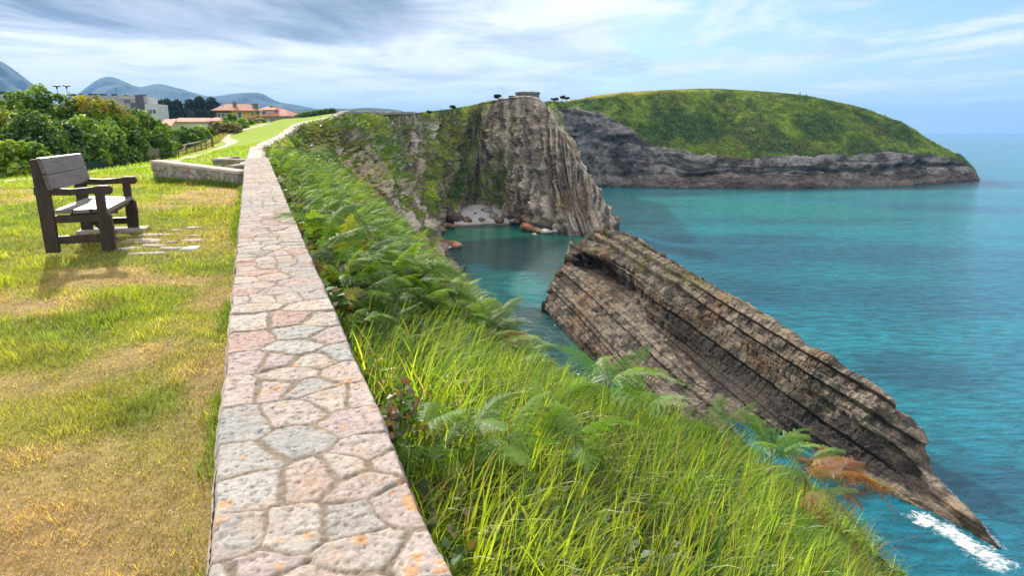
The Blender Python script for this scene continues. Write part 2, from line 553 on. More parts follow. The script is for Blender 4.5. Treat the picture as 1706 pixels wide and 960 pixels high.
def build_coast():
    fbm = fbmx
    S, nn = coast_sections()
    K = len(S)
    # denser sampling for the near columns
    idx = np.arange(K, dtype=float)
    dens = np.where(idx < nn, 30, 46).astype(float)
    dens[nn:nn + 3] = 75
    cum = np.concatenate([[0], np.cumsum(dens[:-1])])
    nu = int(cum[-1]); nv = 300
    G, uu, vv = loft(S, nu, nv, even=(idx, cum / cum[-1]))
    # v: more samples low down is fine; normal
    N = grid_normals(G)
    N = -N                                       # outwards
    P0 = G.reshape(-1, 3)
    n = N.reshape(-1, 3)
    U = np.repeat(uu, nv); Vv = np.tile(vv, nu)
    far = sstep(U, nn - 2, nn + 1.5)
    head = sstep(U, nn + 9.8, nn + 11.5)          # headland: bare rock
    depth = sstep(Vv, 1.0, 2.9)                 # 0 at the turf edge
    topf = depth
    # arc position along the coast
    mid = G[:, nv // 2]
    arc = np.concatenate([[0], np.cumsum(np.linalg.norm(np.diff(mid, axis=0), axis=1))])
    A = np.repeat(arc, nv)
    H = P0[:, 2]
    q = np.stack([A, H * .22, 0 * A], 1)
    spur = fbm(np.stack([A - .5 * H, H * .16, 0 * A], 1), .045, 3, 51, ridged=True)              # big buttresses running down
    ribs = fbm(np.stack([A + .25 * H, H * .10, 0 * A], 1), .30, 4, 61, ridged=True)
    fine = fbm(P0, .5, 5, 71, gain=.6)
    fine2 = fbm(P0, 1.7, 4, 75, gain=.6, ridged=True)
    d = far * topf * (spur * 4.6 * (1 - .85 * head) + ribs * (.40 + .45 * head) + fine * 1.0 + fine2 * .34 + fbm(P0 * np.array([1, 1, 1.8]), .16, 4, 73, gain=.55, ridged=True) * .8)
    # vertical ribbing of the headland's upper half
    col1 = fbm(np.stack([A * 1.0, H * .035, 0 * A], 1), .62, 3, 81, ridged=True)
    d = d + head * topf * col1 * 1.15 * sstep(H, 4, 14)
    # the great crack
    Uc = nn + 13.25 + .022 * H + .10 * np.sin(H * .35)
    crack = np.exp(-((U - Uc) / .12) ** 2) * head * (1 + .4 * fbm(P0, .2, 3, 131))
    Uc2 = nn + 12.15 + .015 * (H - 15)
    crack2 = np.exp(-((U - Uc2) / .05) ** 2) * head * sstep(H, 24, 18) * sstep(H, 6, 10)
    d = d - 5.0 * crack * sstep(H, 33, 28) - 1.6 * crack2
    d = d + (1 - far) * (.10 * fbm(P0, .9, 4, 91)) * sstep(Vv, 0.9, 1.5)
    # keep the visible crest clean
    dirs = n.copy()
    V = P0 + dirs * d[:, None]
    lip = (Vv < 1.02)
    V[lip] = P0[lip]
    lp = (Vv >= .7) & (Vv <= 2) & (far > .5)
    V[lp, 2] += (fbm(P0[lp], .35, 4, 77, gain=.6) * .35) * sstep(U[lp], nn + 8, nn + 10)
    Gd = V.reshape(nu, nv, 3); Nd = grid_normals(Gd).reshape(-1, 3)
    if Nd[:, 2].mean() < 0: Nd = -Nd
    up = Nd[:, 2]
    # cover of grass
    kU = np.array([0, nn - 1, nn, nn + 1, nn + 2, nn + 3, nn + 6, nn + 8, nn + 9, nn + 10, nn + 11, nn + 12, nn + 13, nn + 15, nn + 19, nn + 21, nn + 23, K])
    kG = np.array([1, 1, .75, .5, .38, .4, .55, .72, .65, .55, .30, .04, -.12, -.35, -.4, -.2, .2, .3])
    g = np.interp(U, kU, kG)
    gn = fbm(np.stack([A - .3 * H, H * .35, 0 * A], 1), .10, 4, 95, gain=.55)
    gm = g + gn * .55 - spur * .10 + (up - .45) * .75 + .55 * sstep(Vv, 1.9, 1.05) - .9 * sstep(H, 6, 2) * far
    grass = sstep(gm, .38, .56)
    grass = np.maximum(grass, 1 - far)
    # colours
    r1 = fbm(np.stack([A * 1.4, H * .25, 0 * A], 1), .5, 5, 101, gain=.6)
    r2 = fbm(P0, .12, 4, 105)
    t1 = sstep(r1, -.45, .45)[:, None]; t2 = sstep(r2, .05, .65)[:, None]
    rc = ROCKD * (1 - t1) + ROCKL * t1
    rc = rc * .7 + ROCK * .3
    cv = sstep(d, -.6, -2.2)[:, None] * .0
    hd = (head * sstep(fbm(np.stack([A * 1.0, H * .05, 0 * A], 1), .9, 3, 123), -.2, .5) * sstep(H, 12, 24) * .55)[:, None]
    rc = rc * (1 - hd) + np.array([.60, .50, .40]) * hd
    rc = rc * (1 - .38 * t2) + RUST * .38 * t2 * (.7 + .5 * t1)
    wet = sstep(H, 2.6, .8)[:, None]
    rc = rc * (1 - .55 * wet)
    g1 = sstep(fbm(P0, .25, 5, 111, gain=.62), -.35, .4)[:, None]; g2 = sstep(fbm(P0, .1, 3, 115), .0, .5)[:, None]
    gc = GR1 * (1 - g1) + GR2 * g1
    gc = gc * (1 - .5 * g2) + GRD * .5 * g2
    br = sstep(fbm(P0, .35, 4, 118), .15, .5)[:, None] * .5
    gc = gc * (1 - br) + BRN * br
    dkc = (np.clip(crack * 1.2, 0, 1) * .0)[:, None]
    c = rc * (1 - grass[:, None]) + gc * grass[:, None]
    me = mesh_np('cliff', V, grid_faces(nu, nv), c, smooth=False, attrs={'grass': grass})
    o = tag(add_obj('cliff', me, attr_mat('cliff_rock', .93, 1.3, .35, .9, .40)), kind='structure')
    return dict(V=V, N=Nd, grass=grass, U=U, v=Vv, nn=nn, K=K, G=Gd, c=c)
COAST = build_coast()

# ------------------------------------------------------------------ hill across the bay
def build_hill():
    fbm = fbmx
    sky_ = [(880, 176), (915, 171), (955, 168), (1000, 160), (1060, 155), (1130, 152), (1190, 151), (1260, 154.5), (1330, 160), (1400, 172), (1450, 185), (1500, 203), (1540, 228), (1568, 244), (1597, 258), (1618, 276), (1629, 296)]
    bnd = [(880, 182), (915, 180), (955, 182), (1000, 194), (1045, 212), (1090, 240), (1190, 260), (1260, 263), (1330, 262), (1400, 259), (1450, 256), (1500, 255), (1540, 256), (1568, 258), (1597, 266), (1618, 281), (1629, 297)]
    S = []
    for i, ((px, py), (bx, by)) in enumerate(zip(sky_, bnd)):
        wl = ath(px, np.interp(px, [880, 1000, 1300, 1500, 1629], [311, 311, 313.5, 310, 301]), 0)
        back = np.interp(px, [880, 1000, 1200, 1450, 1560, 1629], [20, 30, 75, 60, 25, 4])
        bk = np.interp(px, [880, 1000, 1200, 1450, 1560, 1629], [5, 7, 10, 9, 6, 1.2])
        top = at(px, py, wl[1] + back)
        bd = at(bx, by, wl[1] + bk)
        m1 = top * .62 + bd * .38; m1[2] += (top[2] - bd[2]) * .07
        m2 = top * .28 + bd * .72; m2[2] += (top[2] - bd[2]) * .05
        c1 = bd * .62 + wl * .38; c1[1] = wl[1] + bk * .75
        c2 = bd * .25 + wl * .75; c2[1] = wl[1] + bk * .5
        beh = top.copy(); beh[1] += 14; beh[2] -= 4
        beh2 = top.copy(); beh2[1] += 60; beh2[2] = -3
        base = wl.copy(); base[2] = -1.5; base[1] -= .6
        S.append([beh2, beh, top, m1, m2, bd, c1, c2, base])
    nu, nv = 1000, 250
    G, uu, vv = loft(S, nu, nv)
    N = grid_normals(G).reshape(-1, 3)
    if N[:, 2].mean() < 0: N = -N
    P0 = G.reshape(-1, 3); U = np.repeat(uu, nv); Vv = np.tile(vv, nu)
    H = P0[:, 2]; X = P0[:, 0]
    rock = sstep(Vv, 4.75, 5.25)
    grassy = sstep(Vv, 1.6, 2.6) * (1 - rock)
    # horizontal beds and shallow caves in the rock band
    wz = H + 2.5 * fbm(P0, .02, 3, 3) + 1.2 * fbm(P0, .08, 3, 7)
    beds = fbm(np.stack([X * .03, P0[:, 1] * .03, wz * 1.0], 1), .55, 3, 13, ridged=True)
    cave = np.exp(-((wz - 8.3 - .02 * (X - 150)) / .9) ** 2) * sstep(fbm(np.stack([X, 0 * X, 0 * X], 1), .03, 3, 17), -.35, .0)
    big = fbm(np.stack([X, P0[:, 1], H * .6], 1), .05, 4, 19)
    brk = sstep(fbm(np.stack([X, P0[:, 1], 0 * X], 1), .035, 3, 15), -.5, .3)
    leftc = sstep(U, 5.3, 3.0)
    d = rock * (beds * .9 * brk * (1 - .8 * leftc) + big * 2.6 + fbm(P0, .3, 4, 23, gain=.6) * .9 - 3.2 * cave)
    leftc = sstep(U, 5.3, 3.0)
    d = d + leftc * rock * (fbm(P0, .10, 5, 27, ridged=True, gain=.6) * 2.6)
    d = d + grassy * (fbm(P0, .09, 4, 29) * 1.1 + fbm(P0, .35, 4, 31, gain=.6) * .4 * sstep(Vv, 2.1, 2.8))
    V = P0 + N * d[:, None]
    Nd = grid_normals(V.reshape(nu, nv, 3)).reshape(-1, 3)
    if Nd[:, 2].mean() < 0: Nd = -Nd
    gm = (1 - rock) * 1.0 + fbm(P0, .09, 5, 37, gain=.6) * .42 + (Nd[:, 2] - .5) * .5 - .55 * leftc * sstep(Vv, 4.0, 4.9)
    gm = gm - .8 * sstep(H, 7, 4)
    grass = sstep(gm, .42, .58)
    r1 = (fbm(np.stack([X * .12, P0[:, 1] * .12, wz], 1), .5, 5, 41, gain=.6) * .55 + fbm(P0, .14, 5, 42, gain=.62) * .7)
    t1 = sstep(r1, -.4, .45)[:, None]
    rc = ROCKD * .9 * (1 - t1) + np.array([.29, .26, .24]) * t1
    lo = sstep(H, 6.0, 3.0)[:, None]
    rc = rc * (1 - lo) + (np.array([.175, .14, .12]) * (.75 + .4 * t1)) * lo
    bl = (leftc * rock)[:, None]
    rc = rc * (1 - .6 * bl) + GREY * (.4 + .8 * t1) * .5 * bl
    wet = sstep(H, 1.0, .4)[:, None]; rc = rc * (1 - .5 * wet)
    g1 = sstep(fbm(np.stack([X, P0[:, 1] * .5, H * 1.6], 1), .045, 5, 43, gain=.62), -.3, .35)[:, None]
    g3 = sstep(fbm(P0, .3, 4, 47, gain=.6), -.3, .4)[:, None]
    gc = np.array([.060, .120, .022]) * (1 - g1) + np.array([.17, .25, .028]) * g1
    gc = gc * (.75 + .45 * g3)
    dryt = (sstep(Vv, 2.6, 2.05) * sstep(U, 6.5, 3.0) * .8)[:, None]
    gc = gc * (1 - dryt) + np.array([.38, .33, .06]) * dryt
    br = (sstep(fbm(P0, .07, 4, 49), .12, .6) * .3)[:, None]
    gc = gc * (1 - br) + np.array([.15, .13, .045]) * br
    c = rc * (1 - grass[:, None]) + gc * grass[:, None]
    tag(add_obj('hill', mesh_np('hill', V, grid_faces(nu, nv), c, attrs={'grass': grass}), attr_mat('hill_ground', .95, .9, .5, .8, .38)), kind='structure')
    return dict(V=V, N=Nd, grass=grass * sstep(Vv, 1.9, 2.0), G=G, c=c)
HILL = build_hill()

# ------------------------------------------------------------------ slanting layered sea rock
BL = np.array(ath(1480, 680, 4.8)) - np.array(ath(1090, 424, 8.6)); BL[2] *= .6; BL /= np.linalg.norm(BL)
_side = np.cross(BL, [0, 0, 1.0]); _side /= np.linalg.norm(_side)
if _side[1] > 0: _side = -_side
_upv = np.cross(_side, BL); _upv *= np.sign(_upv[2])
def strata(P0, amp, thick, seed, blocks=.2, dip=50):
    """straight beds in space: bands of the distance from tilted bedding planes, cut by joints"""
    nb = _upv * cos(radians(dip)) + _side * sin(radians(dip))
    a_ = P0 @ BL; w_ = P0 @ nb
    w_ = w_ + .22 * fbm(P0, .05, 3, seed) + .05 * fbm(P0, .5, 3, seed + 1)
    s = w_ / thick
    s = s + .35 * np.sin(s * .9 + seed)              # uneven bed thickness
    i = np.floor(s); f = s - i
    def hh(k, q): 
        v = np.sin(k * 12.9898 + q) * 43758.5453; return v - np.floor(v)
    h1 = hh(i, seed); h0 = hh(i - 1, seed)
    e = sstep(f, 0, .10)
    prof = (h1 - .5) * 2 * e + (h0 - .5) * 2 * (1 - e)
    jn = a_ / (.9 + 1.6 * h1) + h1 * 31 + .5 * fbmx(np.stack([a_ * .5, i * 2.7, 0 * a_], 1), 1, 2, seed + 3)
    j = np.floor(jn); jf = jn - j
    h2 = hh(j * 6.1 + i * 3.17, 7.7)
    gap = np.exp(-((jf - .02) / .06) ** 2)
    return amp * prof + blocks * (h2 - .5) * e - 1.1 * blocks * gap * h2 - .20 * np.exp(-(f / .08) ** 2), h1, h2, f

def rock_colour(P0, t, H, seed, seam_recess):
    n1 = fbm(P0, .9, 5, seed, gain=.62); n2 = fbm(P0, .22, 4, seed + 3)
    t1 = sstep(n1 + (t - .5) * .7, -.45, .5)[:, None]
    c = ROCKD * 1.0 * (1 - t1) + np.array([.38, .30, .225]) * t1
    t2 = (sstep(n2, .0, .5) * .5)[:, None]
    c = c * (1 - t2) + RUST * (.6 + .6 * t1) * t2
    c = c * (1 - .55 * seam_recess[:, None])
    wet = sstep(H + .4 * n1, 1.0, .35)[:, None]
    c = c * np.array([.72, .75, .78])
    return c * (1 - .6 * wet) + np.array([.03, .035, .02]) * .3 * wet

def build_stack():
    R = [(958,408,8.5),(1000,388,9),(1050,397,9),(1100,428,8.5),(1170,470,7.9),(1250,520,7.2),(1330,578,6.6),(1400,620,6),(1460,660,5.2),(1505,697,4.4),(1532,738,3.2),(1553,790,1.5),(1608,850,.9),(1664,918,.0)]
    C = [(954,425,7.4),(985,418,7.6),(1040,436,7.1),(1092,474,6.6),(1150,505,6.0),(1225,552,5.3),(1300,612,4.7),(1370,655,4.2),(1430,698,3.7),(1482,732,3.0),(1516,762,2.2),(1552,800,1.3),(1602,857,.7),(1662,921,-.2)]
    Dd = [(951,440,5.4),(982,442,4.6),(1047,483,3.2),(1104,545,2.5),(1180,592,2.3),(1255,640,2.1),(1318,688,2.0),(1380,725,1.8),(1440,755,1.6),(1490,776,1.4),(1524,790,1.1),(1550,815,1.0),(1598,864,.45),(1659,922,-.25)]
    M = [(950,446,5.1),(980,448,4.5),(1043,493,2.9),(1101,555,2.0),(1176,625,1.1),(1246,680,.9),(1315,712,.85),(1386,750,.8),(1450,785,.7),(1507,812,.8),(1552,826,.75),(1568,842,.6),(1600,872,.25),(1658,923,-.35)]
    B = [(949,452,4.7),(978,454,4.2),(1040,502,2.4),(1098,564,1.5),(1170,658,.1),(1233,706,-.05),(1310,728,-.15),(1390,768,-.15),(1455,806,.1),(1520,838,.15),(1572,860,.15),(1592,872,.1),(1612,886,-.05),(1657,924,-.5)]
    S = []
    for i in range(14):
        r = ath(*R[i]); k = r.copy(); wdt = np.interp(i, [0, 9, 10, 11, 13], [4.5, 4.0, 2.6, 1.0, .4])
        k[0] += wdt * .9; k[1] += wdt * .45; k[2] = -2
        k2 = r * .45 + k * .55; k2[2] = r[2] * .62; 
        rr = r.copy(); rr[0] += .12 * wdt; rr[1] += .06 * wdt; rr[2] -= .05
        d = ath(*Dd[i]); c = ath(*C[i]); mm = ath(*M[i]); b = ath(*B[i])
        und = (c * .62 + d * .38); shift = np.interp(i, [0, 3, 5, 9, 11], [-.3, -.1, .3, .5, .0])
        und[0] += shift * .9; und[1] += shift * .45
        low = b.copy(); low[2] -= 2.0
        S.append([k, k2, rr, r, c, und, d, mm, b, low])
    # broken left end
    E1 = [np.array(p) + [-.9, 1.0, -.06 * max(p[2], 0)] for p in S[0]]
    cen = np.array([S[0][1], S[0][8]]).mean(0)
    S0 = [np.array([p[0] * .6 + cen[0] * .4 - 1.5, p[1] * .6 + cen[1] * .4 + 2.0, min(p[2] * .25, 1.0) - 1.8]) for p in S[0]]
    S = [E1] + S
    S = [S0] + S
    nu, nv = 1100, 420
    G, uu, vv = loft(S, nu, nv)
    N = grid_normals(G).reshape(-1, 3)
    P0 = G.reshape(-1, 3)
    if N[:, 2].mean() < 0: N = -N
    U = np.clip(np.repeat(uu, nv) - 1, 0, None) / 15; Vv = np.tile(vv, nu)
    H = P0[:, 2]
    endf = sstep(U * 15, .0, 1.2) * sstep(U * 15, 12.5, 8.5)
    d1, h1, h2, f1 = strata(P0, .42, .85, 5, .16, -28)
    smooth_face = sstep(Vv, 5.8, 6.6)
    d = d1 * (1 - .6 * smooth_face) * (.22 + .78 * endf)
    d = d + (fbm(P0, .28, 3, 201, gain=.5) * .35 + fbmx(P0, 1.6, 4, 205, gain=.65, ridged=True) * .11) * (.35 + .65 * endf) * (1 - .35 * smooth_face)
    # promontory block and dark recess
    d = d + .9 * np.exp(-((U * 15 - 4.6) / .45) ** 2) * sstep(Vv, 3.2, 4.2) * sstep(Vv, 6.2, 5.4)
    V = P0 + N * d[:, None]
    seam_recess = np.exp(-((f1 - .03) / .08) ** 2) * .8
    seam_recess = np.maximum(seam_recess, sstep(Vv, 4.5, 5.0) * sstep(Vv, 6.4, 5.7) * sstep(fbm(P0, .5, 4, 207), -.5, .3) * .75)  # darkens the recess below the cap too, in noise patches
    c = rock_colour(P0, .4 * h1 + .6 * h2, H, 210, seam_recess)
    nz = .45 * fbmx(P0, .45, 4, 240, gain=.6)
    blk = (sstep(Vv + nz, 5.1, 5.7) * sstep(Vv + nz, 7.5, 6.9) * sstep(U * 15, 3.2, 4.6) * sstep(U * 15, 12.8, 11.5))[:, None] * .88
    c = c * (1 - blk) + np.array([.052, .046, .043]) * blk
    pale = (sstep(Vv + nz, 6.9, 7.6))[:, None] * .5
    c = c * (1 - pale) + np.array([.34, .27, .21]) * pale
    veg = (sstep(N[:, 2], .6, .85) * sstep(fbm(P0, .8, 4, 215), .08, .35) * sstep(H, 6.5, 8))[:, None] * .7
    c = c * (1 - veg) + np.array([.12, .14, .03]) * veg
    # front layered strip
    Fr = [(945,447,5.6),(1000,474,5.4),(1055,519,4.7),(1095,566,3.9),(1122,612,2.9),(1172,655,1.9),(1205,708,.9),(1238,742,.1)]
    Mi = [(930,468,4.0),(985,505,3.6),(1040,553,3.1),(1078,600,2.4),(1108,645,1.7),(1152,683,1.1),(1196,722,.5),(1236,746,-.1)]
    Mj = [(918,496,2.2),(968,545,1.6),(1018,592,1.3),(1058,632,1.0),(1094,667,.8),(1140,699,.55),(1191,730,.2),(1235,748,-.2)]
    Wf = [(912,518,.4),(960,566,.15),(1010,612,.15),(1050,645,.15),(1090,677,.15),(1135,706,.1),(1189,734,.0),(1235,750,-.25)]
    T = []
    for i in range(8):
        f = ath(*Fr[i]); bk = f.copy(); wd = np.interp(i, [0, 4, 7], [2.4, 1.6, .8])
        bk[0] += wd; bk[1] += wd * .3; bk[2] = f[2] * .55 - .5
        bk2 = bk.copy(); bk2[0] += .6; bk2[2] -= 3
        ft = f.copy(); ft[0] += .5 * wd; ft[1] += .1 * wd; ft[2] += .05
        wf = ath(*Wf[i]); lo = wf.copy(); lo[2] = -2; lo[0] -= .3; lo[1] -= .4
        T.append([bk2, bk, ft, f, ath(*Mi[i]), ath(*Mj[i]), wf, lo])
    cen = T[0][5]
    E2 = [np.array(p) + [-.5, .9, -.08 * max(p[2], 0)] for p in T[0]]
    T0 = [np.array([p[0] * .6 + cen[0] * .4 - .8, p[1] * .6 + cen[1] * .4 + 1.6, min(p[2] * .2, .8) - 1.8]) for p in T[0]]
    T = [E2] + T
    T = [T0] + T
    mu, mv = 760, 260
    G2, u2, v2 = loft(T, mu, mv)
    N2 = grid_normals(G2).reshape(-1, 3)
    if N2[:, 2].mean() < 0: N2 = -N2
    Q = G2.reshape(-1, 3); U2 = np.repeat(u2, mv) / 9; V2 = np.tile(v2, mu)
    ef = sstep(U2 * 9, 0, 1.0)
    e1, g1, g2, gf = strata(Q, .40, .66, 9, .05, -34)
    dd = e1 * (.4 + .6 * ef) + fbm(Q, .4, 3, 221, gain=.5) * .30 + fbmx(Q, 2.2, 3, 225, gain=.6, ridged=True) * .07
    Wv = Q + N2 * dd[:, None]
    seam2 = np.exp(-((gf - .03) / .09) ** 2) * .9
    c2 = rock_colour(Q, .5 * g1 + .5 * g2, Q[:, 2], 230, seam2)
    f1_ = grid_faces(nu, nv); f2_ = grid_faces(mu, mv) + nu * nv
    # groove bed between the two ridges
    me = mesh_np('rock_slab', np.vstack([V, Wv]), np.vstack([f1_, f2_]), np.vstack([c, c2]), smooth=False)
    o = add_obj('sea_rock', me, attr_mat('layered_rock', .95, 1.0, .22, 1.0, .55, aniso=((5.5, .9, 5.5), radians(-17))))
    tag(o, 'long slanting slab of layered brown rock rising out of the turquoise sea', 'rock')
build_stack()
# ------------------------------------------------------------------ sea
def build_sea():
    xs = np.concatenate([-np.geomspace(19000, 60, 26), np.arange(-50, 90, .5), np.arange(90, 120, 1.0), np.geomspace(121, 20000, 60)])
    ys = np.concatenate([[-4000, -800, -200, -60], np.arange(-20, 24, 2.), np.arange(24, 130, .5), np.arange(130, 210, 1.0), np.geomspace(211, 20000, 90)])
    Y, X = np.meshgrid(ys, xs, indexing='ij')
    x = X.ravel(); y = Y.ravel(); p = np.stack([x, y, 0 * x], 1)
    n1 = fbm(p, .03, 4, 301); n2 = fbm(np.stack([x * .4, y, 0 * x], 1), .05, 4, 305)
    deep = np.array([.004, .050, .095]); teal = np.array([.006, .20, .255]); turq = np.array([.004, .215, .200]); green = np.array([.012, .105, .062]); dark = np.array([.004, .028, .038])
    far = sstep(y, 60, 900)
    k = sstep(n2 + .2 * n1, -.55, .45)[:, None]
    c = np.array([.006, .115, .18]) * (1 - k) + teal * k
    # bright sandy shallows off the hill
    sh = np.exp(-(((x - 92) / 75) ** 2 + ((y - 255) / 55) ** 2)) * sstep(n1, -.5, .1)
    c = c * (1 - sh[:, None]) + turq * sh[:, None]
    # dark strip under the hill
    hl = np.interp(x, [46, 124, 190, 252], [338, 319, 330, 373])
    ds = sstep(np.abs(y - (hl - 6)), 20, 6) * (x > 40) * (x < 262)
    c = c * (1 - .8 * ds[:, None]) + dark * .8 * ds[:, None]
    # the cove: dark bed with turquoise window and green rim
    def m(px, py, rx, ry, w=1.):
        q = ath(px, py, 0)
        return np.clip(w * np.exp(-(((x - q[0]) / rx) ** 2 + ((y - q[1]) / ry) ** 2)), 0, 1)
    nn_ = fbm(p, .12, 4, 311)
    cove = sstep(x + .0 * y, 26, 10) * (y < 200) * sstep(y, 40, 70)
    coved = np.clip(cove, 0, 1)[:, None]
    c = c * (1 - coved) + np.array([.006, .062, .062]) * coved
    def lay(c, mk, colr, lo=.25, hi=.6):
        mk = sstep(mk + .22 * nn_, lo, hi)[:, None]
        return c * (1 - mk) + colr * mk
    c = lay(c, m(835, 475, 9, 15), np.array([.004, .19, .19]))
    c = lay(c, m(790, 450, 5, 8, .7), np.array([.004, .15, .17]))
    c = lay(c, m(900, 500, 6, 6, .8), np.array([.004, .17, .19]))
    c = lay(c, m(820, 388, 16, 10), np.array([.012, .19, .12]))
    c = lay(c, m(760, 395, 8, 9), np.array([.012, .17, .10]))
    c = lay(c, m(940, 398, 8, 6), np.array([.008, .13, .09]))
    c = lay(c, m(985, 590, 3.2, 7), np.array([.012, .105, .055]))
    c = lay(c, m(1040, 650, 3, 5), np.array([.012, .09, .05]))
    c = lay(c, m(1120, 720, 3.5, 4, .8), np.array([.015, .06, .035]))
    c = lay(c, m(1420, 800, 4, 3), np.array([.01, .05, .04]))
    nr = (sstep(y, 85, 45) * (x > 18) * .45)[:, None]
    c = c * (1 - nr) + np.array([.005, .085, .135]) * nr
    # dark weed patches in open water
    c = lay(c, m(1540, 625, 14, 9, .6), np.array([.006, .08, .13]), .2, .7)
    c = lay(c, m(1230, 480, 12, 14, .55), np.array([.006, .09, .14]), .2, .7)
    c = lay(c, m(1640, 800, 6, 5, .6), np.array([.005, .07, .115]), .2, .7)
    # foam
    t = np.array([ath(1545, 770, 0)[:2], ath(1600, 855, 0)[:2], ath(1665, 922, 0)[:2], ath(1700, 955, 0)[:2]])
    def dline(pts):
        dmin = np.full(len(x), 1e9)
        for a, b in zip(pts[:-1], pts[1:]):
            ab = b - a; tt = np.clip(((x - a[0]) * ab[0] + (y - a[1]) * ab[1]) / (ab @ ab), 0, 1)
            dmin = np.minimum(dmin, np.hypot(x - a[0] - tt * ab[0], y - a[1] - tt * ab[1]))
        return dmin
    return xs, ys, X, Y, c

def foam_lines():
    A = lambda L: [ath(a, b, 0)[:2] for a, b in L]
    return [
        (A([(1556, 800), (1590, 838), (1622, 872), (1655, 905)]), .55, .85),
        (A([(1535, 865), (1575, 882), (1610, 905), (1660, 938)]), 1.0, .88),
        (A([(1585, 895), (1630, 925), (1690, 940)]), .7, .62),
        (A([(905, 520), (916, 485), (922, 478)]), .5, .6),
        (A([(1195, 680), (1215, 712), (1235, 738)]), .55, .75),
        (A([(795, 382), (830, 380), (865, 378)]), .8, .45),
        (A([(880, 395), (905, 398), (935, 396)]), .6, .55),
        (A([(925, 535), (975, 590), (1020, 630), (1060, 662), (1100, 690)]), .28, .50),
        (A([(735, 402), (748, 412), (765, 415)]), .5, .5),
        (A([(1480, 312), (1560, 309)]), 1.2, .55),
    ]

def build_sea_obj():
    xs, ys, X, Y, c = build_sea()
    V = np.stack([X.ravel(), Y.ravel(), 0 * X.ravel()], 1)
    m, t, o = mat('sea_water')
    p = t.n('ShaderNodeBsdfPrincipled')
    tcn = t.n('ShaderNodeTexCoord'); v = tcn.outputs['Object']
    col = t.attr('Col')
    w1 = t.noise(t.mapping(v, (.055, .16, 1), rot=(0, 0, .12)), 1.0, 4, .6, .3)
    w2 = t.noise(t.mapping(v, (.36, 1.0, 1), rot=(0, 0, -.15)), 1.0, 5, .62, .4)
    w3 = t.noise(t.mapping(v, (1.3, 2.6, 1), rot=(0, 0, .3)), 1.0, 4, .6, .2)
    hgt = t.m('ADD', t.m('ADD', t.m('MULTIPLY', w1, 1.3), t.m('MULTIPLY', w2, .85)), t.m('MULTIPLY', w3, .26))
    # crests scatter more light than troughs: that light is put into the water's colour
    k = t.mr(t.m('ADD', t.m('MULTIPLY', w2, .65), t.m('ADD', t.m('MULTIPLY', w1, .15), t.m('MULTIPLY', w3, .2))), 0.40, .60, .60, 1.35, smooth=False)
    colv = t.mix(1.0, col, _gray(t, k), 'MULTIPLY')
    fo = t.attr('foam', 'Fac')
    fn = t.noise(t.mapping(v, (1, 1, 1)), 1.3, 8, .72, 1.2)
    fm = t.mr(t.m('ADD', t.m('MULTIPLY', fo, .62), t.m('SUBTRACT', fn, .5)), .34, .62)
    t.l(t.mix(fm, colv, (.80, .84, .86)), p.inputs['Base Color'])
    t.l(t.m('MULTIPLY_ADD', fm, .6, .14), p.inputs['Roughness'])
    p.inputs['IOR'].default_value = 1.333
    t.l(t.bump(hgt, .9, .95), p.inputs['Normal'])
    t.l(p.outputs[0], o.inputs[0])
    x = V[:, 0]; y = V[:, 1]
    foam = np.zeros(len(V))
    for pts, wdt, amp in foam_lines():
        for a, b in zip(pts[:-1], pts[1:]):
            ab = b - a; tt = np.clip(((x - a[0]) * ab[0] + (y - a[1]) * ab[1]) / (ab @ ab), 0, 1)
            dd = np.hypot(x - a[0] - tt * ab[0], y - a[1] - tt * ab[1])
            foam = np.maximum(foam, amp * np.exp(-(dd / (wdt * 1.5)) ** 2))
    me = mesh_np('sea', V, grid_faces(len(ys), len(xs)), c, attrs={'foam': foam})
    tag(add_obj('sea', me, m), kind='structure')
build_sea_obj()

# ------------------------------------------------------------------ mountains
def mountain(name, pts, D, depth, base_h, seed, col):
    """ridge through sky-line points (px, py) at distance D"""
    pts = sorted(pts)
    px = np.linspace(pts[0][0], pts[-1][0], 260)
    py = np.interp(px, [a for a, b in pts], [b for a, b in pts])
    py = np.convolve(np.pad(py, 6, 'edge'), np.ones(13) / 13, 'valid')
    top = np.array([at(a, b, D) for a, b in zip(px, py)])
    nv = 60
    f = np.linspace(-1, 1, nv)
    G = np.zeros((len(px), nv, 3))
    for j, s in enumerate(f):
        G[:, j, 0] = top[:, 0] * (1 + s * depth / D * .9)
        G[:, j, 1] = D + s * depth
        G[:, j, 2] = base_h + (top[:, 2] - base_h) * (1 - abs(s)) ** .85
    P0 = G.reshape(-1, 3)
    n = fbm(P0, 4 / depth, 5, seed, ridged=True) * (top[:, 2].max() - base_h) * .10
    fade = np.tile(sstep(np.abs(f), .0, .25), len(px))
    P0[:, 2] += n * fade + fbm(P0, 9 / depth, 3, seed) * (top[:, 2].max() - base_h) * .012
    cn = sstep(fbm(P0, 5 / depth, 4, seed + 5), -.3, .4)[:, None]
    c = np.array(col) * (.7 + .6 * cn)
    tag(add_obj(name, mesh_np(name, P0, grid_faces(len(px), nv), c), attr_mat(name + '_ground', .95, .004, 20, .3)), kind='structure')

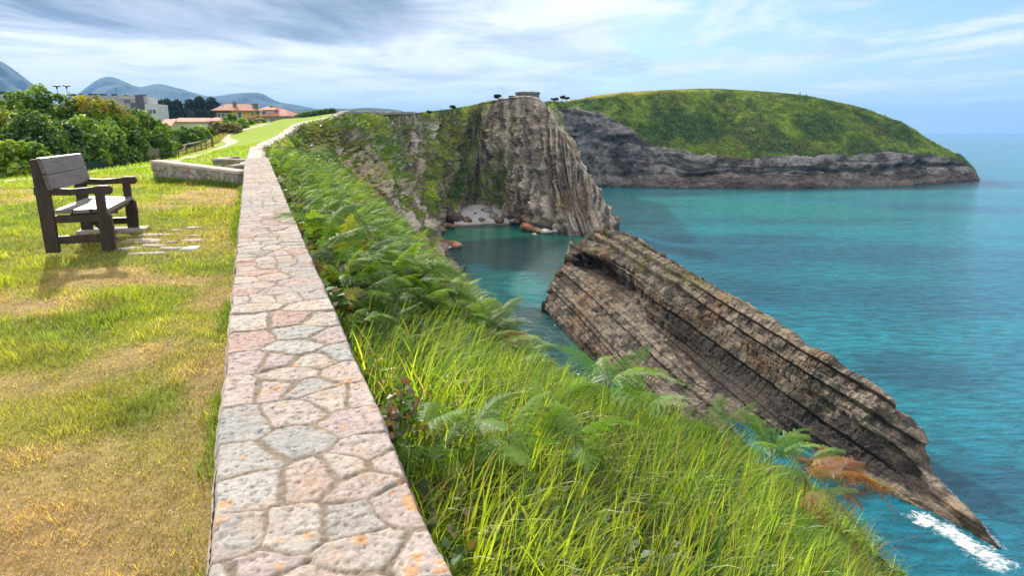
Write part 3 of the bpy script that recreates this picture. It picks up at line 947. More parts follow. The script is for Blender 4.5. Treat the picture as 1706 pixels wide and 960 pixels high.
mountain('mountain', [(-330, 120), (-150, 88), (-60, 84), (0, 99), (20, 112), (38, 126), (55, 138), (80, 163), (130, 200), (160, 215)], 5000, 1400, 0, 401, (.03, .055, .035))
mountain('mountain', [(60, 210), (110, 172), (140, 147), (160, 131), (176, 124), (190, 126), (215, 138), (235, 146), (262, 137), (285, 143), (310, 149), (335, 156), (352, 161), (375, 157), (395, 154), (432, 152), (447, 160), (460, 169), (480, 172), (505, 176), (530, 181), (590, 196), (640, 216)], 6300, 1400, 0, 411, (.03, .055, .035))
mountain('hill_range', [(160, 208), (250, 180), (300, 172), (360, 176), (420, 178), (470, 183), (500, 185), (540, 180), (580, 181), (610, 178), (640, 180), (672, 184), (705, 193), (740, 206)], 3200, 700, 0, 421, (.03, .06, .03))
mountain('hill_range', [(430, 212), (470, 190), (492, 184), (520, 187), (575, 188), (640, 190), (700, 210)], 1500, 260, 0, 431, (.04, .07, .03))

# ------------------------------------------------------------------ haze
def build_haze():
    m = bpy.data.materials.new('haze_air'); m.use_nodes = True
    t = NT(m.node_tree); o = t.n('ShaderNodeOutputMaterial')
    v = t.n('ShaderNodeVolumePrincipled')
    v.inputs['Color'].default_value = (.24, .52, 1.0, 1)
    v.inputs['Density'].default_value = HAZE
    v.inputs['Anisotropy'].default_value = 0.0
    t.l(v.outputs[0], o.inputs['Volume'])
    x0, x1, y0, y1, z0, z1 = -20500, 20500, -4500, 20500, -30, 720
    V = np.array([(a, b, c) for a in (x0, x1) for b in (y0, y1) for c in (z0, z1)], float)
    Fc = np.array([(0, 1, 3, 2), (4, 6, 7, 5), (0, 4, 5, 1), (2, 3, 7, 6), (0, 2, 6, 4), (1, 5, 7, 3)])
    tag(add_obj('haze', mesh_np('haze', V, Fc, smooth=False), m), kind='stuff')
HAZE = 0.85e-4
build_haze()
# ------------------------------------------------------------------ stone walls
def voronoi2(Pt, Sd, chunk=20000):
    n = len(Pt); d1 = np.zeros(n); bd = np.zeros(n); idx = np.zeros(n, int)
    for a in range(0, n, chunk):
        q = Pt[a:a + chunk]
        lo = q[:, 0].min() - 1.0; hi = q[:, 0].max() + 1.0
        sel = np.where((Sd[:, 0] > lo) & (Sd[:, 0] < hi))[0]
        s = Sd[sel]
        d = np.hypot(q[:, None, 0] - s[None, :, 0], q[:, None, 1] - s[None, :, 1])
        o = np.argpartition(d, 1, axis=1)[:, :2]
        dd = np.take_along_axis(d, o, 1)
        sw = dd[:, 0] > dd[:, 1]
        o[sw] = o[sw][:, ::-1]; dd[sw] = dd[sw][:, ::-1]
        i1 = sel[o[:, 0]]; i2 = sel[o[:, 1]]
        sep_ = np.hypot(*(Sd[i1] - Sd[i2]).T) + 1e-6
        bd[a:a + chunk] = (dd[:, 1] ** 2 - dd[:, 0] ** 2) / (2 * sep_)
        d1[a:a + chunk] = dd[:, 0]; idx[a:a + chunk] = i1
    return idx, d1, bd

def stone_field(Pt, Sd, colors, seed, warp=.018, joint=.016, rise=.0050, rough=.0056):
    """height and colour of mortared stones in a plane; Pt (n,2) metres"""
    p3 = np.column_stack([Pt, np.zeros(len(Pt))])
    wx = fbm(p3, 9, 3, seed) * warp; wy = fbm(p3, 9, 3, seed + 5) * warp
    q = Pt + np.column_stack([wx, wy])
    idx, d1, bd = voronoi2(q, Sd)
    jw = joint * (1 + 1.6 * fbm(p3, 6, 3, seed + 9))
    e = sstep(bd + .004 * fbm(p3, 40, 3, seed + 2), jw * .4, jw * .4 + .008)
    hs = np.random.default_rng(seed).uniform(-1, 1, (len(Sd), 4))
    ctr = Sd[idx]
    tilt = hs[idx, 1] * (q[:, 0] - ctr[:, 0]) + hs[idx, 2] * (q[:, 1] - ctr[:, 1])
    n1 = fbm(p3 * np.array([1.0, .5, 1]), 34, 4, seed + 11, gain=.7)
    n2 = fbm(p3, 70, 2, seed + 13, gain=.75)
    pit = np.clip(n2 + .4 * n1 - .12, 0, 1)
    h = e * (rise * (1 + .45 * hs[idx, 0]) + tilt * .030 + n1 * rough * 1.1 - pit * rough * 1.7) + (1 - e) * (n2 * .004 + n1 * .003)
    c = colors[idx].copy()
    c = c * (1 + .16 * n1[:, None]) * (1 - .38 * np.clip(pit * 2.2, 0, 1)[:, None])
    mort = np.array([.215, .175, .135]) * (1 + .35 * n2[:, None] + .2 * n1[:, None])
    c = c * e[:, None] + mort * (1 - e)[:, None]
    # thin weathering of the stone skin: ochre stain
    st = sstep(fbm(p3, 7, 4, seed + 17), .16, .42) * .24 * e
    c = c * (1 - st[:, None]) + np.array([.40, .23, .12]) * st[:, None]
    return h, c, idx, e

PAL = .70 * np.array([[.62, .54, .48], [.58, .48, .43], [.57, .53, .49], [.63, .565, .50], [.58, .42, .37], [.51, .495, .47], [.60, .49, .46], [.50, .455, .42], [.63, .53, .48]])

# the wall's own frame: s along, t across from its right edge
WN = math.hypot(1, .373)
WS = np.array([-.373, 1.0]) / WN
WT = np.array([-1.0, -.373]) / WN
WO = np.array([.392 - .373 * 1.4, 1.4])
WW = .557
def wall_st(px, py):
    a = at(px, py, 1.0) - np.array([0, 0, CAMZ])
    D = 1.0 / -a[2]
    for _ in range(6): D = (wall_top(D) - CAMZ) / a[2]
    q = np.array([a[0] * D, D]) - WO
    return float(q @ WS), float(q @ WT)

def build_main_wall():
    z8 = lambda a, b: wall_st(300 + a / 2.0875, 500 + b / 2.0875)
    hand = [((245,18),0),((480,12),0),((240,80),3),((380,68),4),((490,72),0),((420,110),5),((540,120),6),((230,140),4),((400,165),2),((565,178),5),((250,215),6),((330,210),6),((460,212),3),((390,258),0),((560,250),0),((210,310),8),((340,300),6),((445,300),5),((530,340),0),((640,330),8),((400,390),0),((205,430),5),((620,415),6),((410,490),5),((650,520),8),((740,555),8),((225,560),2),((245,650),2),((450,615),1),((580,580),3),((640,640),1),((760,700),1),((165,820),2),((400,790),3),((600,760),7),((640,870),0),((860,905),8),((270,955),6),((330,1010),0),((560,1010),6),((140,1010),3)]
    seeds = []; cols = []
    for (q, k) in hand:
        s, t = z8(*q); seeds.append((s, t)); cols.append(PAL[k] * rng.uniform(.94, 1.05))
    smin = min(a for a, b in seeds); smax = max(a for a, b in seeds)
    def fill(a, b):
        s = a
        while s < b:
            n = rng.choice([2, 3, 3, 4]); row = rng.uniform(.13, .22)
            ws_ = rng.uniform(.6, 1.4, n); ws_ /= ws_.sum(); c0 = 0
            for wq in ws_:
                seeds.append((s + rng.uniform(-.05, .05), WW * (c0 + wq / 2) + rng.uniform(-.01, .01))); c0 += wq
                cols.append(PAL[rng.integers(len(PAL))] * rng.uniform(.85, 1.06))
            s += row
    fill(smax + .13, 17.8); fill(-5, smin - .12)
    Sd = np.array(seeds); Cl = np.array(cols)
    sv = np.concatenate([np.arange(-4.5, -.6, .03), np.arange(-.6, 3.2, .0058), np.arange(3.2, 8, .010), np.arange(8, 17.30, .022)])
    tv = np.linspace(0, WW, 96)
    Sg, Tg = np.meshgrid(sv, tv, indexing='ij')
    Pt = np.column_stack([Sg.ravel(), Tg.ravel()])
    h, c, idx, e = stone_field(Pt, Sd, Cl, 31)
    # orange lichen
    rl = np.random.default_rng(5)
    spots = [((155,707),.022),((140,768),.03),((95,790),.018),((335,305),.020),((585,280),.016),((550,288),.012),((815,700),.042),((790,688),.015),((845,715),.028),((625,838),.017),((825,893),.019),((805,945),.022),((897,915),.014),((888,948),.015),((665,382),.018),((690,635),.010),((765,628),.010),((740,675),.012),((640,608),.010)]
    L = [(*z8(*q), r) for q, r in spots]
    for i in range(170): L.append((rl.uniform(-.5, 7), rl.uniform(0, WW), rl.uniform(.004, .013)))
    for i in range(120): L.append((rl.uniform(3, 17), rl.uniform(0, WW), rl.uniform(.01, .03)))
    p3 = np.column_stack([Pt, 0 * Pt[:, 0]])
    wob = 1 + .8 * fbm(p3, 45, 3, 77)
    lm = np.zeros(len(Pt))
    for s, t, r in L:
        sel = np.abs(Pt[:, 0] - s) < r * 2
        q = Pt[sel]
        lm[sel] = np.maximum(lm[sel], sstep(np.hypot(q[:, 0] - s, q[:, 1] - t) * wob[sel], r, r * .7))
    lm *= .5
    c = c * (1 - lm[:, None]) + np.array([.62, .27, .045]) * lm[:, None]
    gl = sstep(fbm(p3, 14, 4, 79), .25, .5)[:, None] * .35 * e[:, None]
    c = c * (1 - gl) + np.array([.30, .29, .28]) * gl
    # rounded arrises
    edge = np.minimum(Pt[:, 1], WW - Pt[:, 1])
    drop = sstep(edge, .022, 0) * .05
    out_ = (fbm(p3 * np.array([1, 0, 1]), 6, 3, 83)) * .012
    tt = Pt[:, 1] + np.where(Pt[:, 1] < WW / 2, -1, 1) * np.where(edge < .03, out_, 0)
    xy = WO + Pt[:, :1] * WS + tt[:, None] * WT
    z = wall_top(xy[:, 1]) + h - drop - .004
    V = np.column_stack([xy, z])
    root = bpy.data.objects.new('stone_wall', None); COL.objects.link(root)
    cc = WO + 6 * WS + WW / 2 * WT
    root.location = (0, 0, 0)
    tag(root, 'long low stone wall with a broad mortared top running away between lawn and bracken', 'stone wall')
    m = attr_mat('wall_stone', .95, 95, .005, 1.0, .30, spec=.12)
    add_obj('coping', mesh_np('coping', V, grid_faces(len(sv), len(tv), True), c), m, root)
    # body under the top, with stone faces left and right and at the far end
    def side(t0, sgn, name):
        sv2 = np.concatenate([np.arange(-4.5, 0, .1), np.arange(0, 6, .02), np.arange(6, 17.3, .04)]); zv = np.linspace(0, 1, 30)
        A, B = np.meshgrid(sv2, zv, indexing='ij')
        hgt = .75
        Pt2 = np.column_stack([A.ravel(), B.ravel() * hgt])
        r2 = np.random.default_rng(int(60 + t0 * 10))
        sd2 = np.column_stack([r2.uniform(-5, 18, 620), r2.uniform(0, hgt, 620)])
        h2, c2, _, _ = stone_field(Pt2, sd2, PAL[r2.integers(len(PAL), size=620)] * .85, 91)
        xy2 = WO + A.ravel()[:, None] * WS + (t0 + sgn * (-.004 + h2 - .012))[:, None] * WT
        z2 = wall_top(xy2[:, 1]) - .02 - B.ravel() * hgt
        return np.column_stack([xy2, z2]), grid_faces(len(sv2), 30, sgn < 0), c2
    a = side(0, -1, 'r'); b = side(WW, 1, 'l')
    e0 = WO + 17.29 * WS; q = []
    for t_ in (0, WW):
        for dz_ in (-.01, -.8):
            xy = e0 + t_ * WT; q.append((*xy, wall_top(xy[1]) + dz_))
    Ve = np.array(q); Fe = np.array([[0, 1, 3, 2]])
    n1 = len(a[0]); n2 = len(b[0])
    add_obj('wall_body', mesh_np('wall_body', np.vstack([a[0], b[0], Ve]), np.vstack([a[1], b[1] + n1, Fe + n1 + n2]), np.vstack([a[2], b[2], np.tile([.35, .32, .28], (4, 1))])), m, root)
build_main_wall()

def small_wall(label, a, b, za, zb, hgt, thick, name='stone_wall', res=.02, cop=.05, group=None, dens=16, seed=3, tone=.8):
    """free wall from a to b (xy), top heights za, zb; face towards the camera is stone by stone"""
    a = np.array(a, float); b = np.array(b, float)
    d = b - a; L = np.hypot(*d); d /= L; n = np.array([d[1], -d[0]])
    if n @ (-(a + b) / 2) < 0: n = -n
    root = bpy.data.objects.new(name, None); COL.objects.link(root)
    tag(root, label, 'stone wall', group)
    base = np.array([*((a + b) / 2), min(za, zb) - hgt])
    root.location = base
    nu = max(4, int(L / res)); nv = max(4, int(hgt / res))
    A, B = np.meshgrid(np.linspace(0, L, nu), np.linspace(0, hgt - cop, nv), indexing='ij')
    Pt = np.column_stack([A.ravel(), B.ravel() * .62])      # upright stones
    r = np.random.default_rng(seed); ns = int(L * hgt * dens * 2) + 8
    sd = np.column_stack([r.uniform(-.2, L + .2, ns), r.uniform(0, hgt * .62, ns)])
    pal = np.array([[.42, .40, .35], [.33, .33, .32], [.45, .33, .27], [.38, .36, .33], [.47, .44, .39], [.28, .28, .28]]) * tone
    h, c, _, _ = stone_field(Pt, sd, pal[r.integers(len(pal), size=ns)], seed + 1, joint=.016, rise=.03, rough=.008)
    ztop = za + (zb - za) * A.ravel() / L
    xy = a + A.ravel()[:, None] * d + (n * (thick / 2))[None, :] + h[:, None] * n
    V = np.column_stack([xy, ztop - cop - B.ravel()])
    V1 = V - base
    # remaining faces as a plain core
    q = []
    for (p, z) in ((a, za), (b, zb)):
        for s_ in (1, -1):
            for k in (-cop, -hgt - .15):
                off = thick / 2 - (.002 if s_ > 0 else 0)
                q.append((*(p + n * off * s_), z + k))
    q = np.array(q) - base
    F2 = np.array([[0, 1, 3, 2], [4, 6, 7, 5], [2, 3, 7, 6], [0, 4, 5, 1]]) + len(V1)
    m = attr_mat(name + '_face', .95, 30, .006, .8, .25)
    add_obj('masonry', mesh_np('masonry', np.vstack([V1, q]), np.vstack([grid_faces(nu, nv), F2]), np.vstack([c, np.tile([.25, .23, .21], (8, 1))]), smooth=True), m, root)
    # coping slab with uneven edge
    mu = max(6, int(L / .05)); s = np.linspace(-.03, L + .03, mu)
    prof = [(-thick / 2 - .03, -cop), (-thick / 2 - .03, 0), (-thick / 4, .006), (0, .008), (thick / 4, .006), (thick / 2 + .03, 0), (thick / 2 + .03, -cop)]
    G = np.zeros((mu, len(prof), 3))
    for j, (o_, k) in enumerate(prof):
        jit = .012 * fbm(np.column_stack([s * 4, 0 * s + j * 3, 0 * s]), 1, 3, seed + 7)
        G[:, j, :2] = a + s[:, None] * d + n * (o_ + jit[:, None] * (abs(o_) > thick / 3))
        G[:, j, 2] = za + (zb - za) * s / L + k + jit * .5
    cc = np.repeat(np.array([[.50, .44, .41]]), mu * len(prof), 0) * (1 + .25 * fbm(G.reshape(-1, 3), 4, 3, seed))[:, None] * tone * 1.15
    Vc = G.reshape(-1, 3) - base
    caps = [np.array([list(range(len(prof)))]), np.array([[(mu - 1) * len(prof) + j for j in range(len(prof))][::-1]])]
    add_obj('coping', mesh_np('coping', Vc, [grid_faces(mu, len(prof)), caps[0], caps[1]], cc, smooth=False), m, root)
    return root

def T_(px, py, D): return at(px, py, D)
r_ = T_(408, 284, 13.9); l_ = T_(264, 267, 15.7)
small_wall('short rubble stone wall with pale coping standing across the lawn at the end of the bench side', (r_[0], r_[1]), (l_[0], l_[1]), r_[2] - .01, l_[2], .62, .30, seed=5, dens=17)
k1 = T_(412, 265.5, 20.5); k2 = T_(361, 264, 20.8)
small_wall('low dark stone kerb wall behind the cross wall, the longer of the two beside the main wall', (k1[0], k1[1]), (k2[0], k2[1]), k1[2], k2[2], .26, .34, res=.03, seed=8, tone=.6)
k3 = T_(361, 264, 20.9); k4 = T_(377, 262.2, 24.0)
small_wall('short return of low kerb wall turning back from its corner on the lawn', (k3[0], k3[1] + .2), (k4[0], k4[1]), k3[2], k4[2], .24, .34, res=.03, seed=11, tone=.8)
k5 = T_(412, 272.0, 17.9); k6 = T_(384, 275.5, 17.2)
small_wall('slim slanting stone kerb just behind the rubble wall where it meets the main wall', (k5[0], k5[1]), (k6[0], k6[1]), k5[2], k6[2], .20, .14, res=.03, seed=14, tone=.7)
k7 = T_(378, 262.2, 24.1); k8 = T_(396, 262.0, 24.3)
small_wall('small dark kerb block on the lawn, farthest of the kerb walls', (k7[0], k7[1]), (k8[0], k8[1]), k7[2] + .02, k8[2] + .02, .20, .3, res=.03, seed=17, tone=.5)

def edge_wall():
    ys = np.concatenate([np.arange(18.2, 118, .5), np.arange(118, 187, 1.0)])
    ex = edge_x(ys); ex = np.convolve(np.pad(ex, 4, 'edge'), np.ones(9) / 9, 'valid')
    hz = CAMZ + np.interp(ys, HY, HH)
    hh = np.interp(ys, [18, 118, 135, 187], [.14, .2, .35, .35])
    step = .07 * (np.floor(ys / 3.7) % 2)
    prof = [(-.55, -.5), (-.55, 1), (-.3, 1.06), (0.05, 1), (0.12, -.5)]
    G = np.zeros((len(ys), 5, 3))
    p = np.column_stack([ys, 0 * ys, 0 * ys])
    for j, (o_, k) in enumerate(prof):
        wv = 1 + ys / 120
        G[:, j, 0] = ex + o_ * wv + .06 * fbm(p + j * 7, .9, 2, 5)
        G[:, j, 1] = ys
        G[:, j, 2] = hz + k * (hh + step) + .03 * fbm(p, 1.1, 3, 9 + j)
    c = np.array([.46, .42, .39]) * (1 + .3 * fbm(G.reshape(-1, 3), 1.2, 4, 3))[:, None]
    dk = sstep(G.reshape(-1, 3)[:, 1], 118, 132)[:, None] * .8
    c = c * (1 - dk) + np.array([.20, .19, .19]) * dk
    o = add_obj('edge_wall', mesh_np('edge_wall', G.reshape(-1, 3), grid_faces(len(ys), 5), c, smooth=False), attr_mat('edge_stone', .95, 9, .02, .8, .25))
    tag(o, 'low coping wall following the cliff edge up the green slope', 'wall')
edge_wall()

# ------------------------------------------------------------------ paths
def path(pts, width, name, seed, colr):
    g = np.array([ground_at(*q) for q in pts])
    u = np.linspace(0, len(g) - 1, 160); C = catmull(g, u)
    d = np.gradient(C[:, :2], axis=0); d /= np.linalg.norm(d, axis=1, keepdims=True)
    n = np.stack([-d[:, 1], d[:, 0]], 1)
    o_ = np.linspace(-1, 1, 9)
    wd = width * (1 + .18 * fbm(np.column_stack([u * 2, 0 * u, 0 * u]), 1, 3, seed)) / 2
    xy = C[:, None, :2] + n[:, None, :] * (o_[None, :, None] * wd[:, None, None])
    z = lawn_zn(xy[..., 0].ravel(), xy[..., 1].ravel()) + .05 - .035 * np.tile(o_ ** 8, len(u))
    V = np.column_stack([xy.reshape(-1, 2), z])
    c = np.array(colr) * (1 + .25 * fbm(V, 1.2, 4, seed))[:, None]
    tag(add_obj(name, mesh_np(name, V, grid_faces(len(u), 9, True), c), attr_mat('gravel', .95, 14, .02, .6, .2)), kind='structure')
path([(296, 267.5), (318, 261), (345, 253.5), (366, 247), (384, 240), (386, 236.5), (376, 231.5), (376, 226), (392, 220), (412, 214.5), (436, 208.5), (446, 206.5)], 1.25, 'path', 3, (.46, .38, .29))
path([(-60, 307), (-20, 303.5), (20, 300.5), (60, 297.5), (110, 292.5), (150, 288), (190, 284), (230, 279.8), (262, 276), (280, 272), (297, 267)], .85, 'path', 5, (.42, .37, .27))

# ------------------------------------------------------------------ bench
def prism(bm_v, bm_f, prof, x0, x1, bev=.008):
    """profile in (y,z) pushed along x, with small bevel rings at both ends"""
    prof = np.array(prof, float); n = len(prof); cen = prof.mean(0)
    def ins(p, k):
        q = p - cen; r = np.linalg.norm(q, axis=1, keepdims=True)
        return cen + q * (1 - k / np.maximum(r, .02))
    rings = [(x0, ins(prof, bev)), (x0 + bev, prof), (x1 - bev, prof), (x1, ins(prof, bev))]
    b = len(bm_v)
    for x, p in rings:
        for y, z in p: bm_v.append((x, y, z))
    for k in range(3):
        for i in range(n):
            j = (i + 1) % n
            bm_f.append((b + k * n + i, b + k * n + j, b + (k + 1) * n + j, b + (k + 1) * n + i))
    bm_f.append(tuple(b + i for i in range(n))[::-1]); bm_f.append(tuple(b + 3 * n + i for i in range(n)))

def part(name, prisms, mt, parent, axis=None):
    v, f = [], []
    for a in prisms: prism(v, f, *a)
    v = np.array(v)
    if axis is not None: v = v @ np.array(axis).T
    me = bpy.data.meshes.new(name); me.from_pydata([tuple(q) for q in v], [], f); me.update()
    import bmesh
    bm = bmesh.new(); bm.from_mesh(me); bmesh.ops.recalc_face_normals(bm, faces=bm.faces); bm.to_mesh(me); bm.free()
    return add_obj(name, me, mt, parent)

def wood_mat(name, c1, c2, rough=.6, spec=.35, rot=(0, 0, 0), sc_=(1.2, 22, 22)):
    m, t, o = mat(name)
    p = t.n('ShaderNodeBsdfPrincipled'); tcn = t.n('ShaderNodeTexCoord')
    v = t.mapping(tcn.outputs['Object'], sc_, rot)
    n1 = t.noise(v, 2.2, 8, .65, .6); n2 = t.noise(tcn.outputs['Object'], 5, 5, .6)
    f = t.m('ADD', t.m('MULTIPLY', n1, .65), t.m('MULTIPLY', n2, .4))
    t.l(t.mix(t.mr(f, .38, .66), c1, c2), p.inputs['Base Color'])
    t.l(t.mr(n2, .3, .7, rough - .12, rough + .15), p.inputs['Roughness'])
    p.inputs['Specular IOR Level'].default_value = spec
    t.l(t.bump(n1, .55, .006), p.inputs['Normal'])
    t.l(p.outputs[0], o.inputs[0]); return m

def build_bench():
    base = np.array([-4.19, 7.06])
    root = bpy.data.objects.new('bench', None); COL.objects.link(root)
    gz = float(lawn_zn(base[0] - .4, base[1] + .6)[0]) + .01
    ex = np.array([-.343, .939]); ang = math.atan2(ex[1], ex[0])
    root.location = (base[0], base[1], gz); root.rotation_euler = (0, 0, ang)
    tag(root, 'heavy dark timber bench with two grey back boards facing the sea on the lawn', 'bench')
    dk = wood_mat('dark_timber', (.018, .011, .008), (.052, .033, .025), .55, .4, (0, 0, 0), (9, 9, 1.4))
    bd = wood_mat('weathered_board', (.075, .058, .048), (.185, .145, .125), .5, .5)
    st = wood_mat('seat_board', (.10, .085, .07), (.21, .18, .155), .5, .5)
    # local x = length (near to far), y = depth to the back, z up
    Lb = 1.56
    def post(x):
        return ([(.465, 0), (.585, 0), (.60, .60), (.605, .935), (.535, .94), (.475, .60)], x - .038, x + .038, .006)
    def leg(x):
        return ([(.085, 0), (-.035, 0), (-.045, .24), (-.035, .36), (.0, .40), (.005, .59), (.085, .59)], x - .038, x + .038, .006)
    def arm(x):
        return ([(.61, .585), (.30, .575), (.10, .585), (.06, .575), (-.05, .575), (-.075, .60), (-.075, .645), (-.05, .668), (.05, .668), (.10, .655), (.30, .640), (.61, .668)], x - .042, x + .042, .01)
    for x in (0, Lb):
        part('back_post', [post(x)], dk, root)
        part('leg', [leg(x)], dk, root)
        part('armrest', [arm(x)], dk, root)
        part('side_rail', [([(.07, .30), (.48, .30), (.48, .375), (.07, .375)], x - .03, x + .03, .006)], dk, root)
        part('bottom_rail', [([(.075, .085), (.475, .085), (.48, .165), (.075, .165)], x - .03, x + .03, .006)], dk, root)
    # centre support: slanting strut and cross bar
    part('strut', [([(.05, -.02), (.12, -.02), (.40, .32), (.33, .32)], Lb / 2 - .04, Lb / 2 + .04, .006)], dk, root)
    part('cross_beam', [([(.04, .30), (.50, .30), (.50, .375), (.04, .375)], Lb / 2 - .04, Lb / 2 + .04, .006)], dk, root)
    part('front_rail', [([(.02, .335), (.055, .335), (.055, .380), (.02, .380)], .046, Lb - .046, .004)], dk, root)
    for i, (y0, y1) in enumerate(((-.005, .150), (.156, .300), (.306, .455))):
        z0 = .385 + .004 * i
        part('seat_board', [([(y0, z0), (y1, z0 + .002), (y1, z0 + .042), (y0, z0 + .040)], .046 if i == 0 else -.02, Lb - .046 if i == 0 else Lb + .02, .007)], st, root)
    # back boards follow the lean of the posts
    def lean(z): return .475 + .06 * (z - .60) / .34
    for z0, z1 in ((.632, .788), (.794, .952)):
        y0, y1 = lean(z0), lean(z1)
        part('back_board', [([(y0 - .045, z0 - .005), (y0 - .002, z0), (y1 - .002, z1), (y1 - .045, z1 - .005)], -.075, Lb + .075, .008)], bd, root)
    for x in (.0, Lb):
        for z in (.70, .78, .87, .93):
            pass
build_bench()

def flat_stone(px, py, wx, wy, colr, label, seed, h=.02):
    g = ground_at(px, py)
    r = np.random.default_rng(seed)
    n = 12; an = np.linspace(0, 2 * pi, n, endpoint=False)
    rad = 1 + r.uniform(-.22, .22, n); rad = np.repeat(rad, 3); an = np.linspace(0, 2 * pi, n * 3, endpoint=False)
    rad = (rad + np.roll(rad, 1) + np.roll(rad, -1)) / 3
    rings = [(1.0, -.05), (1.0, .6 * h), (.93, h), (.5, h * 1.1), (.02, h * 1.05)]
    V = []
    for k, z in rings:
        V.append(np.column_stack([np.cos(an) * rad * wx * k, np.sin(an) * rad * wy * k, np.full(len(an), z)]))
    V = np.vstack(V); V[:, 2] += .007 * fbm(V, 14, 4, seed)
    m_ = len(an); f = []
    for k in range(4):
        i = np.arange(m_); f.append(np.stack([k * m_ + i, k * m_ + (i + 1) % m_, (k + 1) * m_ + (i + 1) % m_, (k + 1) * m_ + i], 1))
    c = np.array(colr) * (1 + .25 * fbm(V, 9, 4, seed))[:, None]
    o = add_obj('flat_stone', mesh_np('flat_stone', V, np.vstack(f), c), STONE_M)
    o.location = (g[0], g[1], g[2] - .004); o.rotation_euler = (0, 0, r.uniform(-.2, .2))
    tag(o, label, 'stone', 'flat stones set in the grass by the bench')
STONE_M = attr_mat('flat_stone_face', .95, 35, .006, .8, .2)
P1 = (.50, .42, .37)
for i, (px, py, wx, wy, lab) in enumerate([
    (236, 404, .20, .17, 'large pinkish flat stone in the grass nearest the front leg of the bench'),
    (250, 393, .13, .10, 'flat stone directly behind the large pinkish one beside the bench'),
    (277, 393, .10, .06, 'dark edged flat stone in the middle of the back row by the bench'),
    (215, 416, .10, .035, 'narrow white stone lying just outside the bench shadow'),
    (260, 411, .13, .055, 'long thin stone in the centre of the paving patch'),
    (283, 416, .12, .06, 'long thin stone right of centre in the paving patch'),
    (249, 424, .17, .05, 'wide pale stone at the front of the paving patch, nearest the camera'),
    (317, 415, .10, .12, 'upright looking whitish stone with a dark hollow beside it, nearest the wall'),
    (286, 405, .055, .04, 'small pebble sized stone between the larger paving stones'),
    (319, 403, .14, .07, 'flat pink stone behind the whitish one nearest the wall'),
    (322, 381, .09, .07, 'small flat stone farthest back on the wall side'),
    (292, 385, .06, .05, 'small pale stone in the last row between bench and wall'),
    (323, 394, .09, .04, 'thin sliver of stone in the third row on the wall side')]):
    flat_stone(px, py, wx, wy, (.62, .58, .54) if i in (3, 7) else tuple(np.array(P1) * rng.uniform(.85, 1.1)), lab, 500 + i)
g_ = ground_at(212, 389)
sl = bpy.data.objects.new('paving_slab', None)
v_, f_ = [], []
prism(v_, f_, [(-.14, -.05), (.62, -.05), (.62, .05), (-.14, .05)], -.16, .16, .01)
me_ = bpy.data.meshes.new('paving_slab'); me_.from_pydata(v_, [], f_); me_.update()
sl = add_obj('paving_slab', me_, simple_mat('slab_concrete', (.42, .38, .34), .9, .2, 12))
sl.location = (-4.19 - .343 * 1.56, 7.06 + .939 * 1.56, float(lawn_zn(-4.7, 8.5)[0]) - .005); sl.rotation_euler = (0, 0, math.atan2(.939, -.343))
tag(sl, 'pale paving slab lying under the far legs of the bench', 'slab')
# ------------------------------------------------------------------ vegetation tools
LEAF = leaf_mat('foliage', .45, .5, .045)
GRASS_M = leaf_mat('grass_blades', .58, .45, .035)
FERN_M = leaf_mat('fern_leaf', .48, .5, .028)
BARK = simple_mat('bark', (.11, .085, .06), .95, .3, 8, .6, .03)

def rotz(v, a):
    c, s = np.cos(a), np.sin(a)
    return np.stack([v[..., 0] * c - v[..., 1] * s, v[..., 0] * s + v[..., 1] * c, v[..., 2]], -1)

def blades(P, h, w, az, lean, col, seg=3, tip=.12, curl=1.0):
    """curved grass blades rooted at P; h length, w width, az lean direction, lean 0..1"""
    n = len(P)
    f = np.linspace(0, 1, seg + 1)
    dirh = np.stack([np.cos(az), np.sin(az), 0 * az], 1)
    perp = np.stack([-np.sin(az + .9), np.cos(az + .9), 0 * az], 1)
    V = np.zeros((n, seg + 1, 2, 3)); 
    for k, t in enumerate(f):
        a = lean * (t ** 1.0) * curl * 1.5
        # arc position
        hor = h * (t * np.sin(a * .55)); ver = h * t * np.cos(a * .62)
        c = P + dirh * hor[:, None] + np.array([0, 0, 1]) * ver[:, None]
        ww = w * (1 - t) ** .7 * (1 - tip) + w * tip * (t < .99)
        V[:, k, 0] = c - perp * ww[:, None] * .5
        V[:, k, 1] = c + perp * ww[:, None] * .5
    base = (np.arange(n) * (seg + 1) * 2)[:, None]
    F_ = []
    for k in range(seg):
        F_.append(np.stack([base[:, 0] + 2 * k, base[:, 0] + 2 * k + 1, base[:, 0] + 2 * k + 3, base[:, 0] + 2 * k + 2], 1))
    C = np.repeat(col, (seg + 1) * 2, 0)
    return V.reshape(-1, 3), np.vstack(F_), C

def stuff(name, V, Fc, C, m, label=None, cat=None, smooth=True):
    o = add_obj(name, mesh_np(name, V, Fc, C, smooth=smooth), m)
    tag(o, label, cat, kind='stuff')
    return o

